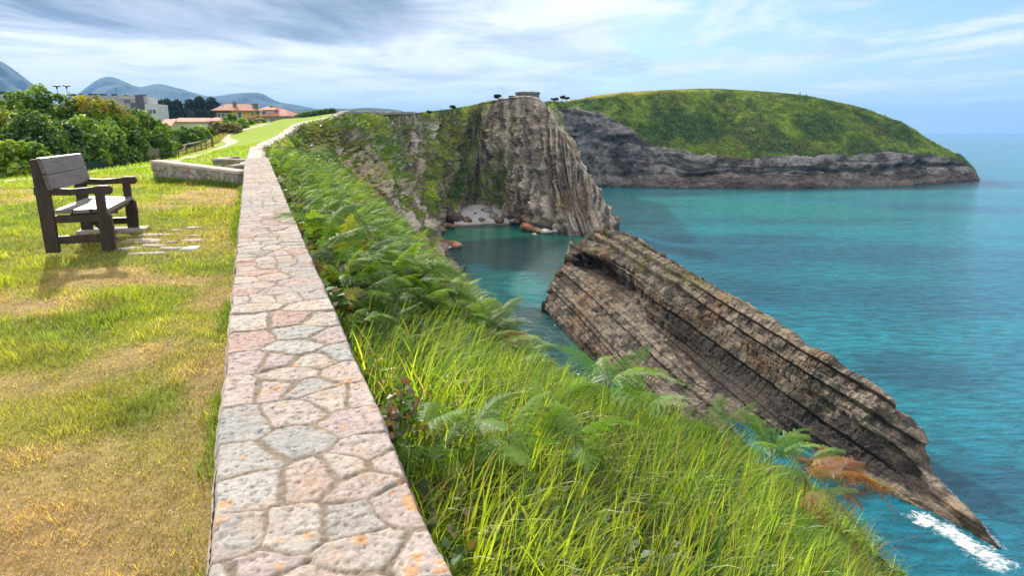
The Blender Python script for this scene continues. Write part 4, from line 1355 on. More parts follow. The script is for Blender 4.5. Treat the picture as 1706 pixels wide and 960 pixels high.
# ------------------------------------------------------------------ short lawn grass
def lawn_grass():
    r = np.random.default_rng(41)
    Vs, Fs, Cs, off = [], [], [], 0
    bands = [(1.2, 2.4, 9500, .034, .0030), (2.4, 4.0, 6500, .034, .0038), (4.0, 6.5, 3000, .036, .0055), (6.5, 10, 1200, .040, .008), (10, 16, 420, .045, .013), (16, 26, 90, .06, .022), (26, 60, 14, .08, .05)]
    for y0, y1, dens, hh, ww in bands:
        xl = -(y1 * .80 + .3)
        area = (y1 - y0) * (-xl)
        n = int(area * dens)
        y = r.uniform(y0, y1, n); x = r.uniform(xl, edge_x(y1) if edge_x(y1) > edge_x(y0) else edge_x(y0), n)
        ok = (x < edge_x(y) - .60 - .0) & (x > -.80 * y - .35)
        x = x[ok]; y = y[ok]; n = len(x)
        p = np.stack([x, y, 0 * x], 1)
        c, dry = lawn_colour(x, y)
        tuft = fbm(p, 5, 3, 55)
        tall = fbm(p, 1.6, 3, 58)
        h = hh * (.55 + .9 * r.random(n)) * (1 + .9 * sstep(tuft, .0, .6)) * (1 - .35 * dry) * (1 + .8 * sstep(tall, .05, .5))
        nw = (r.random(n) < .30 * dry + .10)
        straw = np.array([.40, .29, .115]) * (.7 + .5 * r.random(n))[:, None]
        c = c * (.55 + .95 * r.random(n))[:, None] * (1 + .5 * tuft)[:, None]
        vivid = (r.random(n) < .25)[:, None]  # some blades at random brighter and greener
        c = np.where(vivid, c * np.array([1.15, 1.25, .9]), c)
        c = np.where(nw[:, None], straw, c)
        lean = np.clip(.35 + .5 * r.random(n) + .5 * dry * r.random(n) + nw * .5, 0, 1.5)
        P = np.column_stack([x, y, lawn_zn(x, y) - .004])
        V, Fq, C = blades(P, h, ww * (.7 + .6 * r.random(n)), r.uniform(0, 2 * pi, n), lean, c, seg=2)
        Vs.append(V); Fs.append(Fq + off); Cs.append(C); off += len(V)
    # longer tufts along the foot of the walls
    n = 9000
    y = r.uniform(1.2, 17, n) ** 1.0; x = edge_x(y) - .600 - np.abs(r.normal(0, .05, n))
    p = np.stack([x, y, 0 * x], 1); cl = fbm(p, 1.4, 3, 63)
    ok = cl > -.1
    x, y, cl = x[ok], y[ok], cl[ok]; n = len(x)
    c = np.array([.13, .22, .03]) * (.7 + .6 * r.random(n))[:, None]
    V, Fq, C = blades(np.column_stack([x, y, lawn_zn(x, y)]), (.035 + .075 * r.random(n)) * (1 + cl), .004 + .0015 * y * .3, r.uniform(0, 2 * pi, n), .3 + .7 * r.random(n), c, 3)
    Vs.append(V); Fs.append(Fq + off); Cs.append(C); off += len(V)
    a = np.array([r_[0], r_[1]]); b = np.array([l_[0], l_[1]]); n = 3500
    t = r.random(n); q = a + (b - a) * t[:, None] + np.array([-.45, -.75]) * (.17 + np.abs(r.normal(0, .07, n)))[:, None]
    c = np.array([.15, .24, .03]) * (.7 + .6 * r.random(n))[:, None]
    V, Fq, C = blades(np.column_stack([q, lawn_zn(q[:, 0], q[:, 1])]), .06 + .12 * r.random(n), .012 + 0 * t, r.uniform(0, 2 * pi, n), .3 + .6 * r.random(n), c, 2)
    Vs.append(V); Fs.append(Fq + off); Cs.append(C); off += len(V)
    stuff('lawn_grass', np.vstack(Vs), np.vstack(Fs), np.vstack(Cs), GRASS_M, 'short patchy green and straw coloured lawn grass around the bench', 'grass')
lawn_grass()

# ------------------------------------------------------------------ tall grass on the slope
def fern_line(x, y):
    """>0 beyond the line where bracken takes over from the grass"""
    return (y - 4.2) - (x + 1.05) * 1.80

def tall_grass():
    r = np.random.default_rng(43)
    n = 72000
    y0 = .2 + 9.0 * r.random(n) ** 1.15; t = 3.9 * r.random(n) ** .9 + .03
    P = slope_pt(y0, t)
    fl = fern_line(P[:, 0], P[:, 1])
    ok = (fl < .35 + .35 * r.normal(0, 1, n)) & (P[:, 1] > .3) & (t < 3.75)
    P, y0, t = P[ok], y0[ok], t[ok]; n = len(P)
    cl = fbm(P, 1.1, 3, 71); c2 = fbm(P, .45, 3, 75)
    h = (.20 + .24 * r.random(n)) * (1 - .35 * sstep(t, 2.3, 3.3)) * (1 + .45 * cl) * (1 - .25 * sstep(t, .5, .0)) 
    g = np.array([.17, .31, .025]); yl = np.array([.46, .56, .030]); dk = np.array([.05, .12, .02]); br = np.array([.32, .22, .09])
    k = np.clip(r.random(n) * .7 + .5 * sstep(c2, -.3, .4) * 1.0 + .25 * sstep(fern_line(P[:, 0], P[:, 1]), -1.6, 0), 0, 1)[:, None]
    c = g * (1 - k) + yl * k
    dkm = (r.random(n) < .22)[:, None]; c = np.where(dkm, dk, c)
    brm = (r.random(n) < .05 + .30 * sstep(t, 2.9, 3.7) * sstep(P[:, 1], 5.5, 3.0))[:, None]; c = np.where(brm, br * (.7 + .6 * r.random(n))[:, None], c)
    c = c * (.65 + .6 * r.random(n))[:, None] * (1 + .45 * fbm(P, 2.3, 2, 79))[:, None]
    clump = r.normal(0, .5, n) + 6.28 * vnoise(P * 2.2, 5)
    az = np.where(r.random(n) < .75, .1 + .9 * vnoise(P * 1.3, 8) + r.normal(0, .7, n), clump)
    lean = .25 + 1.75 * r.random(n) ** 1.3
    w = .0045 + .010 * r.random(n) ** 2 + .0006 * P[:, 1]
    V, Fq, C = blades(P - np.array([0, 0, .03]), h, w, az, lean, c, seg=5, tip=.05)
    stuff('tall_grass', V, Fq, C, GRASS_M, 'tall bright yellow-green grass blades growing on the slope right of the wall', 'grass')
    # undergrowth: small dark leaves near the soil
    n = 42000
    y0 = .2 + 33 * r.random(n) ** 1.6; t = 3.9 * r.random(n)
    P = slope_pt(y0, t); fl = fern_line(P[:, 0], P[:, 1])
    P = P + np.column_stack([0 * t, 0 * t, r.random(n) * (.14 + .25 * (fl > 0))])
    s = (.012 + .014 * r.random(n)) * (1 + P[:, 1] * .06)
    V, Fq, C = leaf_quads(P, s, r, np.where((r.random(n) < .25)[:, None], [.15, .10, .035], [.055, .12, .02]) * (.6 + .8 * r.random(n))[:, None], up=.6)
    stuff('undergrowth', V, Fq, C, LEAF, 'small leafy undergrowth filling the gaps under grass and bracken', 'undergrowth')

def leaf_quads(P, s, r, col, up=.3, aspect=1.7, flat=None):
    n = len(P)
    nrm = r.normal(0, 1, (n, 3)); nrm[:, 2] = np.abs(nrm[:, 2]) + up
    if flat is not None: nrm = nrm * (1 - flat[1]) + flat[0] * flat[1] * 2
    nrm /= np.linalg.norm(nrm, axis=1, keepdims=True)
    a = np.cross(nrm, r.normal(0, 1, (n, 3))); a /= np.linalg.norm(a, axis=1, keepdims=True) + 1e-9
    b = np.cross(nrm, a)
    s = np.broadcast_to(s, (n,))[:, None]
    V = np.stack([P - a * s * aspect, P - b * s + nrm * s * .25, P + a * s * aspect, P + b * s + nrm * s * .25], 1).reshape(-1, 3)
    i = np.arange(n) * 4
    return V, np.stack([i, i + 1, i + 2, i + 3], 1), np.repeat(col, 4, 0)
tall_grass()

# ------------------------------------------------------------------ bracken
def frond_template(detail, r, npin=15, droop=.55, tri=1.0):
    """unit frond along +y; returns V, F, shade (0 stem, 1 leaf)"""
    V, Fq, S = [], [], []
    def spine(t):
        return np.array([0, t - .10 * t * t * droop, .34 * t - .62 * droop * t * t])
    def quad(a, b, c, d, s):
        i = len(V); V.extend([a, b, c, d]); Fq.append((i, i + 1, i + 2, i + 3)); S.extend([s] * 4)
    ns = 6
    for k in range(ns):
        a, b = spine(k / ns), spine((k + 1) / ns); w0 = .007 * (1 - k / ns) + .001; w1 = .007 * (1 - (k + 1) / ns) + .001
        quad(a + [-w0, 0, 0], b + [-w1, 0, 0], b + [w1, 0, 0], a + [w0, 0, 0], 0)
    for i in range(npin):
        t = .16 + .82 * (i / (npin - 1)) ** .92
        L = .40 * tri * (1 - ((t - .16) / .86)) ** .72 * (.90 + .2 * r.random()) + .02
        if i == 0: L *= .85
        o = spine(t)
        for sg in (-1, 1):
            ang = radians(50 + 22 * (1 - t)) + r.normal(0, .13)
            d = np.array([sg * sin(ang), cos(ang), -.12 - .25 * r.random() * droop])
            d /= np.linalg.norm(d)
            side = np.cross(d, [0, 0, 1]); side /= np.linalg.norm(side)
            curlz = -L * r.uniform(.05, .5); L = L * r.uniform(.82, 1.08)
            wbase = .032 + .11 * L
            if detail >= 2:
                e1 = o + d * L * .55 + np.array([0, 0, curlz * .3]); e2 = o + d * L + np.array([0, 0, curlz])
                quad(o - side * .004, e1 - side * .003, e1 + side * .003, o + side * .004, 1)
                quad(e1 - side * .003, e2 - side * .001, e2 + side * .001, e1 + side * .003, 1)
                m_ = 9
                for j in range(m_):
                    s = (j + .5) / m_
                    c = o + d * L * s + np.array([0, 0, curlz * s * s])
                    l = wbase * (1 - s) ** .8 * (.85 + .3 * r.random()) + .004
                    hw = L / m_ * .40
                    for s2 in (-1, 1):
                        tipp = c + side * s2 * l + d * l * .45 + np.array([0, 0, -.15 * l])
                        m1 = (c + tipp) / 2
                        quad(c - d * hw * .5, m1 - d * hw * .8, tipp, m1 + d * hw, 1)
            elif detail == 1:
                m_ = 4
                for j in range(m_):
                    s0, s1 = j / m_, (j + .8) / m_
                    c0 = o + d * L * s0 + np.array([0, 0, curlz * s0 * s0]); c1 = o + d * L * s1 + np.array([0, 0, curlz * s1 * s1])
                    l = (.016 + .085 * L) * (1 - s0) ** .8
                    quad(c0, c0 + side * l * .9 + d * l * .5, c1 + d * .01, c0 - side * l * .9 + d * l * .5, 1)
            else:
                c1 = o + d * L + np.array([0, 0, curlz]); l = wbase * .62
                mid = o + d * L * .35
                quad(o, mid + side * l, c1, mid - side * l, 1)
    return np.array(V), np.array(Fq), np.array(S)

def frond_batch(P, size, az, pitch, roll, col, tmpl):
    V0, F0, S0 = tmpl
    n = len(P); k = len(V0)
    v = V0[None] * size[:, None, None]
    # roll about y
    cr, sr = np.cos(roll)[:, None], np.sin(roll)[:, None]
    x = v[..., 0] * cr + v[..., 2] * sr; z = -v[..., 0] * sr + v[..., 2] * cr; y = v[..., 1]
    cp, sp = np.cos(pitch)[:, None], np.sin(pitch)[:, None]
    y2 = y * cp - z * sp; z2 = y * sp + z * cp
    ca, sa = np.cos(az)[:, None], np.sin(az)[:, None]
    # +y turned to direction az
    X = y2 * ca - x * -sa * -1 if False else y2 * ca + x * sa
    Y = y2 * sa - x * ca
    V = np.stack([X, Y, z2], -1) + P[:, None]
    Fq = F0[None] + (np.arange(n) * k)[:, None, None]
    stem = np.array([.22, .20, .06])
    C = col[:, None, :] * (S0[None, :, None]) + stem * (1 - S0[None, :, None])
    # tips of the frond a little paler
    return V.reshape(-1, 3), Fq.reshape(-1, 4), C.reshape(-1, 3)

def merge(parts):
    off = 0; Vs, Fs, Cs = [], [], []
    for V, Fq, C in parts:
        Vs.append(V); Fs.append(Fq + off); Cs.append(C); off += len(V)
    return np.vstack(Vs), np.vstack(Fs), np.vstack(Cs)

def bracken():
    r = np.random.default_rng(47)
    T2 = [frond_template(2, r, 13 + i, .35 + .3 * i, .85 + .08 * i) for i in range(6)]
    T1 = [frond_template(1, r, 12, .5 + .25 * i, 1) for i in range(4)]
    T0 = [frond_template(0, r, 9, .5 + .25 * i, 1) for i in range(3)]
    parts = []
    n = 12500
    y0 = 3.2 + 28 * r.random(n) ** 1.45; t = .10 + 3.8 * r.random(n)
    P = slope_pt(y0, t)
    fl = fern_line(P[:, 0], P[:, 1])
    inn = (fl > -.1 + .3 * r.normal(0, 1, n))
    P, y0, t, fl = P[inn], y0[inn], t[inn], fl[inn]; n = len(P)
    g = np.array([.075, .17, .018]); pale = np.array([.26, .40, .045]); yl = np.array([.28, .28, .035]); br = np.array([.30, .13, .04]); dk = np.array([.04, .10, .02])
    cn = fbm(P, .8, 3, 83)
    k = (r.random(n) ** 2.2)[:, None]
    c = g * (1 - k) + pale * k
    c = np.where((r.random(n) < .18)[:, None], dk, c)
    outer = sstep(t, 2.2, 3.6)
    c = np.where((r.random(n) < .04 + .30 * outer * sstep(cn, -.3, .4))[:, None], yl, c)
    c = np.where((r.random(n) < .01 + .13 * outer)[:, None], br, c)
    c = c * (.8 + .4 * r.random(n))[:, None]
    big = sstep(fl, 0, 1.5)
    hgt = (.10 + .42 * r.random(n) ** .8) * (.55 + .45 * big) * (1 + .25 * cn) * np.interp(t, [0, .4, 1, 4], [.75, .9, 1, .9]) * np.interp(y0, [0, 18, 31], [1, .9, .45])
    P = P + np.column_stack([0 * t, 0 * t, hgt * (1 - .25 * sstep(t, 2.4, 3.6)) + .10 * sstep(t, .9, .2)])
    size = (.24 + .24 * r.random(n)) * (.75 + .25 * big)
    az = np.where(r.random(n) < .62, r.normal(-.35, .65, n), r.uniform(0, 2 * pi, n))
    pitch = r.normal(.28, .28, n); roll = r.normal(0, .35, n)
    d = P[:, 1]
    for lo, hi, T in ((0, 9, T2), (9, 99, T1)):
        sel = (d >= lo) & (d < hi)
        for q in range(len(T)):
            s = sel & (np.arange(n) % len(T) == q)
            if s.any(): parts.append(frond_batch(P[s], size[s] * (1.15 if T is T0 else 1), az[s], pitch[s], roll[s], c[s], T[q]))
    V, Fq, C = merge(parts)
    stuff('bracken', V, Fq, C, FERN_M, 'dense green bracken covering the slope right of the wall', 'bracken')

    # single ferns standing in the near grass, fronds as parts
    def fern(px, py, D, size, nfr, label, cols, az0=-.3, spread=.8, pit=.35, group='single ferns in the tall grass'):
        g0 = slope_hit(px, py + 38) + np.array([0, 0, .24 + .13 * (px > 1000)])
        root = bpy.data.objects.new('fern', None); COL.objects.link(root)
        root.location = g0
        tag(root, label, 'fern', group); size = size * ((.78 if px > 1320 else 1.0) if px > 1000 else .70); nfr = nfr + 3
        stm = np.array([[0, 0, -.30], [.006, 0, -.30], [0, .006, -.30], [0, 0, .02], [.006, 0, .02], [0, .006, .02]])
        add_obj('stem', mesh_np('stem', stm, [np.array([[0, 1, 4, 3], [1, 2, 5, 4], [2, 0, 3, 5]])], np.tile([.2, .17, .06], (6, 1))), FERN_M, root)
        for i in range(nfr):
            a = az0 + spread * (i - (nfr - 1) / 2) + r.normal(0, .12)
            cc = np.array(cols[i % len(cols)]) * r.uniform(.85, 1.15)
            V, Fq, C = frond_batch(np.array([[0, 0, r.uniform(-.12, .05)]]), np.array([size * r.uniform(.85, 1.1)]), np.array([a]), np.array([pit + r.normal(0, .28)]), np.array([r.normal(0, .4)]), cc[None], T2[(i + int(px)) % 6])
            add_obj('frond', mesh_np('frond', V, Fq, C), FERN_M, root)
    G1, G2, G3 = (.12, .25, .025), (.18, .32, .035), (.09, .19, .022)
    OR, RD, YB = (.33, .14, .045), (.24, .10, .04), (.26, .24, .04)
    fern(705, 775, 2.55, .34, 4, 'green fern beside the wall edge, nearest the stone coping', [G2, G1], -.2, .9, .25)
    fern(790, 755, 3.0, .40, 4, 'green fern in the tall grass just right of the fern at the wall', [G1, G2], -.2, .8, .2)
    fern(850, 790, 2.7, .40, 5, 'lowest arching green fern in the middle of the grass', [G2, G1], .0, .9, .3)
    fern(900, 740, 3.2, .40, 4, 'pale green fern near the middle of the slope, above the arching one', [G2, G2, G1], -.3, .8, .2)
    fern(960, 775, 3.0, .42, 4, 'broad pale fern in the right half of the grass', [G2, G1], .2, .8, .25)
    fern(1010, 700, 3.9, .42, 5, 'leafy green fern on the brow of the slope at the gap to the water', [G1, G2], .3, .9, .5)
    fern(1075, 705, 3.9, .40, 5, 'upright bright fern on the brow, left of the tall one with the rock behind', [G2, G1], .6, .9, .6)
    fern(1185, 770, 3.6, .38, 4, 'green fern on the brow between the upright ferns', [G1, G3], .4, .9, .4)
    fern(1290, 760, 3.7, .46, 6, 'tallest green fern on the brow in front of the striped rock', [G2, G1, G3], .7, .75, .75)
    fern(1350, 800, 3.6, .34, 4, 'fern turning yellow with rusty tips beside the tallest fern', [YB, OR, G3, OR], .1, .5, .35)
    fern(1385, 850, 3.3, .42, 4, 'withered orange-brown fern at the right end of the slope', [OR, RD, YB, OR], .1, .30, .10)
    fern(1330, 870, 3.2, .36, 3, 'dry brown fern low in the grass left of the orange one', [OR, YB, G3], .1, .6, .1)
bracken()

def dry_stems():
    r = np.random.default_rng(49)
    specs = [(1390, 920, 3.0, .55, .2, 'thin dry brown stalks leaning out over the water at the lower right'),
             (985, 700, 7.0, .55, 1.2, 'bare grey twig plant rising against the dark water left of the rock'),
             (860, 690, 3.6, .42, 1.1, 'reddish brown seed stalk standing alone in the green grass')]
    for px, py, D, L, up, lab in specs:
        g0 = at(px, py, D)
        V, Fq = [], []
        for i in range(13 if up < 1 else 9):
            a = r.normal(.15, .45); p = np.array([r.normal(0, .07), r.normal(0, .07), -.1]); d = np.array([cos(a) * (1.1 - up * .7), sin(a) * .5, .35 + up * .7 + r.normal(0, .12)]); d /= np.linalg.norm(d)
            l = L * r.uniform(.6, 1.1); w = .0016 + .0004 * D * .5
            b = len(V); 
            for k in range(5):
                t = k / 4; c = p + d * l * t + np.array([0, 0, -.10 * t * t * (1.2 - up)]) + r.normal(0, .004, 3)
                ww = w * (1.1 - t)
                V += [c + [ww, 0, 0], c + [-ww, ww, 0], c + [0, -ww, ww]]
            for k in range(4):
                for j in range(3): Fq.append((b + 3 * k + j, b + 3 * k + (j + 1) % 3, b + 3 * k + 3 + (j + 1) % 3, b + 3 * k + 3 + j))
        V = np.array(V)
        col = np.tile(np.array([.26, .14, .07]) if up != 1.2 else np.array([.2, .17, .15]), (len(V), 1))
        o = add_obj('dry_stalks', mesh_np('dry_stalks', V, np.array(Fq), col), LEAF)
        o.location = g0; tag(o, lab, 'stalks')
    # broad weed hugging the wall
    g0 = at(662, 672, 2.6); n = 260
    P = np.column_stack([r.normal(0, .025, n), r.normal(0, .14, n), r.uniform(-.15, .05, n)])
    V, Fq, C = leaf_quads(P, .011 + .008 * r.random(n), r, np.where((r.random(n) < .4)[:, None], [.15, .08, .035], [.09, .17, .03]))
    o = add_obj('weed', mesh_np('weed', V, Fq, C), LEAF); o.location = g0
    tag(o, 'small reddish leaved weed growing against the right face of the stone wall', 'weeds', kind='stuff')
dry_stems()

# ------------------------------------------------------------------ tufts and scrub on cliffs and hill
def cover_scrub():
    r = np.random.default_rng(51)
    def scatter(Dt, n, wmask, size, zmul, seed, jit=.25):
        w = wmask / wmask.sum(); idx = r.choice(len(wmask), n, p=w)
        P = Dt['V'][idx] + r.normal(0, jit, (n, 3)) + Dt['N'][idx] * (size * .3)
        col = Dt['c'][idx]
        k = 1.0 + .5 * fbm(P, .3, 3, seed)[:, None]
        c = np.clip(col * k * (.95 + .5 * r.random(n))[:, None], .01, .6)
        return leaf_quads(P, size * (.5 + .8 * r.random(n)) * zmul(P), r, c, .4, 1.3, flat=(Dt['N'][idx], .35))
    a = COAST
    y = a['V'][:, 1]; inr = (a['U'] > a['nn'] - 1.2) & (a['U'] < a['K'] - 1) & (a['v'] > .9)
    # weight by cell area (cells near the camera are small)
    nu = len(a['V']) // 300
    G = a['V'].reshape(nu, 300, 3)
    ar = np.linalg.norm(np.cross(np.gradient(G, axis=0), np.gradient(G, axis=1)), axis=2).ravel()
    w = ar * inr * (a['grass'] > .6)
    near = w * (y < 100) * (a['v'] < 6.2)
    V1 = scatter(a, 80000, near / (1 + y / 40), .062, lambda P: 1 + P[:, 1] / 45, 61, .06)
    V2 = scatter(a, 26000, w * (y >= 85), .20, lambda P: 1.0, 63)
    V, Fq, C = merge([V1, V2])
    stuff('cliff_scrub', V, Fq, C, LEAF, 'low green scrub and grass tufts clinging to the cove cliffs', 'scrub')
    h = HILL
    G = h['V'].reshape(1000, 250, 3)
    ar = np.linalg.norm(np.cross(np.gradient(G, axis=0), np.gradient(G, axis=1)), axis=2).ravel()
    w = ar * (h['grass'] > .55)
    V, Fq, C = scatter(h, 70000, w, .30, lambda P: 1.0, 65)
    stuff('hill_scrub', V, Fq, C, LEAF, 'low green and yellowish scrub covering the rounded hill across the bay', 'scrub')
cover_scrub()

# ------------------------------------------------------------------ bushes and trees
def blob_leaves(blobs, n, s, r, cols, seed, shell=.72, up=.25):
    B = np.array(blobs, float)                   # x y z rx ry rz
    wv = B[:, 3] * B[:, 4] + B[:, 3] * B[:, 5]; wv /= wv.sum()
    k = r.choice(len(B), n, p=wv)
    d = r.normal(0, 1, (n, 3)); d /= np.linalg.norm(d, axis=1, keepdims=True)
    rad = shell + (1 - shell) * r.random(n) ** .6
    nz = 1 + .22 * fbm(d * 2.0 + k[:, None] * 3.7, 1.0, 3, seed)
    P = B[k, :3] + d * B[k, 3:6] * (rad * nz)[:, None]
    P += .10 * s * r.normal(0, 1, P.shape)
    cols = np.array(cols)
    cl = fbm(P, 1.1, 3, seed + 3)
    ci = np.clip((.5 + .8 * cl + r.normal(0, .22, n)) * len(cols), 0, len(cols) - 1).astype(int)
    c = cols[ci] * (.75 + .5 * r.random(n))[:, None]
    return leaf_quads(P, s * (.6 + .8 * r.random(n)), r, c, up, 1.5, flat=(d, .12))

def limb(v, f, a, b, r0, r1, seg=6):
    a = np.array(a, float); b = np.array(b, float); d = b - a; d /= np.linalg.norm(d) + 1e-9
    u = np.cross(d, [0, 0, 1.0]); 
    if np.linalg.norm(u) < .1: u = np.cross(d, [0, 1.0, 0])
    u /= np.linalg.norm(u); w_ = np.cross(d, u); i0 = len(v)
    for k in range(3):
        t = k / 2; c = a + (b - a) * t; rr = r0 + (r1 - r0) * t
        for j in range(seg):
            an = 2 * pi * j / seg; v.append(c + u * cos(an) * rr + w_ * sin(an) * rr)
    for k in range(2):
        for j in range(seg): f.append((i0 + k * seg + j, i0 + k * seg + (j + 1) % seg, i0 + (k + 1) * seg + (j + 1) % seg, i0 + (k + 1) * seg + j))

GREENS = [(.06, .14, .02), (.11, .23, .028), (.17, .31, .035), (.26, .41, .04)]
YGREEN = [(.10, .19, .02), (.18, .29, .025), (.29, .40, .03), (.38, .46, .035)]
DARKG = [(.04, .095, .02), (.065, .15, .026), (.10, .20, .032), (.15, .27, .035)]

def bush(name, label, cat, px, D, top_row, half_w, cols, nleaf, s, seed, depth=1.0, group=None, flowers=None, base=None, nblob=15, trunk=False):
    r = np.random.default_rng(seed)
    c = at(px, 221, D); x0, y0 = c[0], c[1]
    gz = float(lawn_zn(x0, y0)[0]) if base is None else base
    tz = at(px, top_row, D)[2]; H = tz - gz
    blobs = []
    for i in range(nblob):
        f = r.random(); z = gz + H * (.16 + .68 * f)
        wl = half_w * np.sqrt(max(.12, 1 - (f * .95) ** 2))
        rx = half_w * r.uniform(.20, .46)
        xx = x0 + r.uniform(-1, 1) * max(.02, wl - rx); yy = y0 + r.uniform(-.6, .6) * wl * depth
        blobs.append((xx - x0, yy - y0, z - gz, rx, rx * depth, min(H * .25, rx * 1.1)))
    blobs.append((0, 0, H - min(H * .25, half_w * .5), half_w * .45, half_w * .4, min(H * .25, half_w * .5)))
    blobs.append((0, 0, H * .38, half_w * .8, half_w * .6 * depth, H * .34))
    for i in range(7):
        a_ = r.uniform(-1, 1); zz = H * (.93 - .35 * a_ * a_) * r.uniform(.88, 1.04)
        blobs.append((a_ * half_w * .8, r.uniform(-.4, .4) * half_w, zz, half_w * .13, half_w * .13, half_w * r.uniform(.15, .35)))
    root = bpy.data.objects.new(name, None); COL.objects.link(root); root.location = (x0, y0, gz)
    tag(root, label, cat, group)
    V, Fq, C = blob_leaves(blobs, nleaf, s, r, cols, seed)
    if flowers is not None:
        fc, ff, topb = flowers
        nf = int(nleaf * ff); vi = r.choice(len(C) // 4, nf, replace=False)
        zc = V[vi * 4, 2]; keep = vi[zc > H * topb]
        fcol = np.array(fc) * (.8 + .4 * r.random(len(keep)))[:, None]
        for q in range(4): C[keep * 4 + q] = fcol
    add_obj('crown', mesh_np('crown', V, Fq, C), LEAF, root)
    v, f = [], []
    limb(v, f, (0, 0, -.2), (0, 0, H * .5), max(.05, half_w * .07), max(.03, half_w * .04))
    for i in range(5):
        b = blobs[i]; limb(v, f, (0, 0, H * .2), (b[0], b[1], b[2]), half_w * .035 + .01, .01)
    add_obj('trunk', mesh_np('trunk', np.array(v), np.array(f)), BARK, root)

def hedge():
    FL = ((.55, .52, .42), .045, .2)
    ORG = ((.42, .24, .07), .35, .80)
    g = 'shrubs of the tall hedge behind the bench'
    B = [
        (-40, 44, 205, 3.2, YGREEN, None, 'yellow-green hedge shrub cut by the left edge of the picture'),
        (12, 45, 184, 2.0, YGREEN, ((.42, .27, .07), .15, .75), 'low yellow-green shrub under the left grey building with orange shoots'),
        (42, 47, 152, 1.8, GREENS, None, 'tall bright green shrub, leftmost peak of the hedge'),
        (74, 48, 140, 1.7, GREENS, None, 'tallest loose topped shrub of the hedge beside the pole lamps'),
        (55, 42, 186, 2.4, DARKG, FL, 'dark shrub with small pale flowers low in front of the hedge peak'),
        (108, 49, 156, 1.9, GREENS, ((.50, .48, .38), .12, .6), 'shrub with whitish flowering top left of the apartment block'),
        (100, 44, 205, 2.2, DARKG, FL, 'dark rounded shrub with pale flowers right behind the bench back'),
        (146, 50, 159, 2.0, YGREEN, ORG, 'shrub with an orange tinted crown where the hedge meets the apartment block'),
        (140, 46, 192, 2.2, GREENS, FL, 'mid green shrub bulging forward between bench back and armrest'),
        (178, 52, 165, 2.0, YGREEN, ORG, 'orange topped shrub sloping down in front of the apartment block'),
        (176, 48, 208, 2.0, GREENS, FL, 'bright green rounded shrub above the bench armrest'),
        (206, 53, 178, 2.2, GREENS, ORG, 'green shrub with thin orange rim, lower down the hedge slope'),
        (212, 50, 218, 1.8, DARKG, FL, 'dark lower shrub right of the one above the armrest'),
        (230, 56, 186, 2.1, GREENS, ((.5, .4, .3), .08, .6), 'brownish green shrub under the right end of the apartment block'),
        (251, 58, 196, 1.9, GREENS, None, 'green shrub at the right shoulder of the hedge'),
        (262, 54, 226, 1.3, DARKG, None, 'small dark shrub at the foot of the hedge near the rubble wall'),
        (272, 66, 206, 1.5, DARKG, ((.5, .42, .32), .05, .5), 'last dark shrub of the tall hedge before the rail fence'),
    ]
    for i, (px, D, top, hw, cols, fl, lab) in enumerate(B):
        bush('hedge_shrub', lab, 'shrub', px, D, top, hw, cols, 8500, .080, 700 + i, 1.0, g, fl)
    g2 = 'low shrubs along the upper path'
    C_ = [
        (8, 33, 238, 1.2, YGREEN, 'bright yellow-green bush at the left edge above the green netting'),
        (52, 34, 242, 1.0, GREENS, 'rounded green bush overhanging the green netting'),
        (300, 84, 216, 2.0, DARKG, 'dark clipped hedge block behind the rail fence'),
        (318, 88, 214, 2.0, DARKG, 'second dark hedge block behind the rail fence with yellow neighbour'),
        (332, 92, 214, 1.8, YGREEN, 'bright yellow-green shrub between the dark clipped hedges'),
        (346, 97, 216, 1.6, DARKG, 'dark square clipped hedge end beside the path bend'),
        (364, 104, 215, 1.4, GREENS, 'small light green shrub behind the last fence post'),
        (380, 95, 206, 2.0, [(.16, .15, .05), (.22, .20, .07), (.28, .26, .08)], 'straw coloured bushy shrub beside the upper path'),
        (388, 112, 194, 2.2, DARKG, 'dark green small tree in front of the yellow house'),
        (399, 102, 205, 1.5, GREENS, 'green shrub at the path right of the straw coloured one'),
        (412, 108, 202, 1.6, GREENS, 'mid green shrub higher up the path'),
        (424, 114, 201, 1.4, [(.14, .17, .05), (.22, .24, .07), (.3, .22, .18)], 'pinkish flowering shrub by the white garden posts'),
        (436, 120, 200, 1.2, GREENS, 'last little green shrub where the path reaches the crest'),
    ]
    for i, (px, D, top, hw, cols, lab) in enumerate(C_):
        bush('shrub', lab, 'shrub', px, D, top, hw, cols, 2200, .08 + D * .0009, 760 + i, 1.0, g2 if D > 60 else None)
hedge()

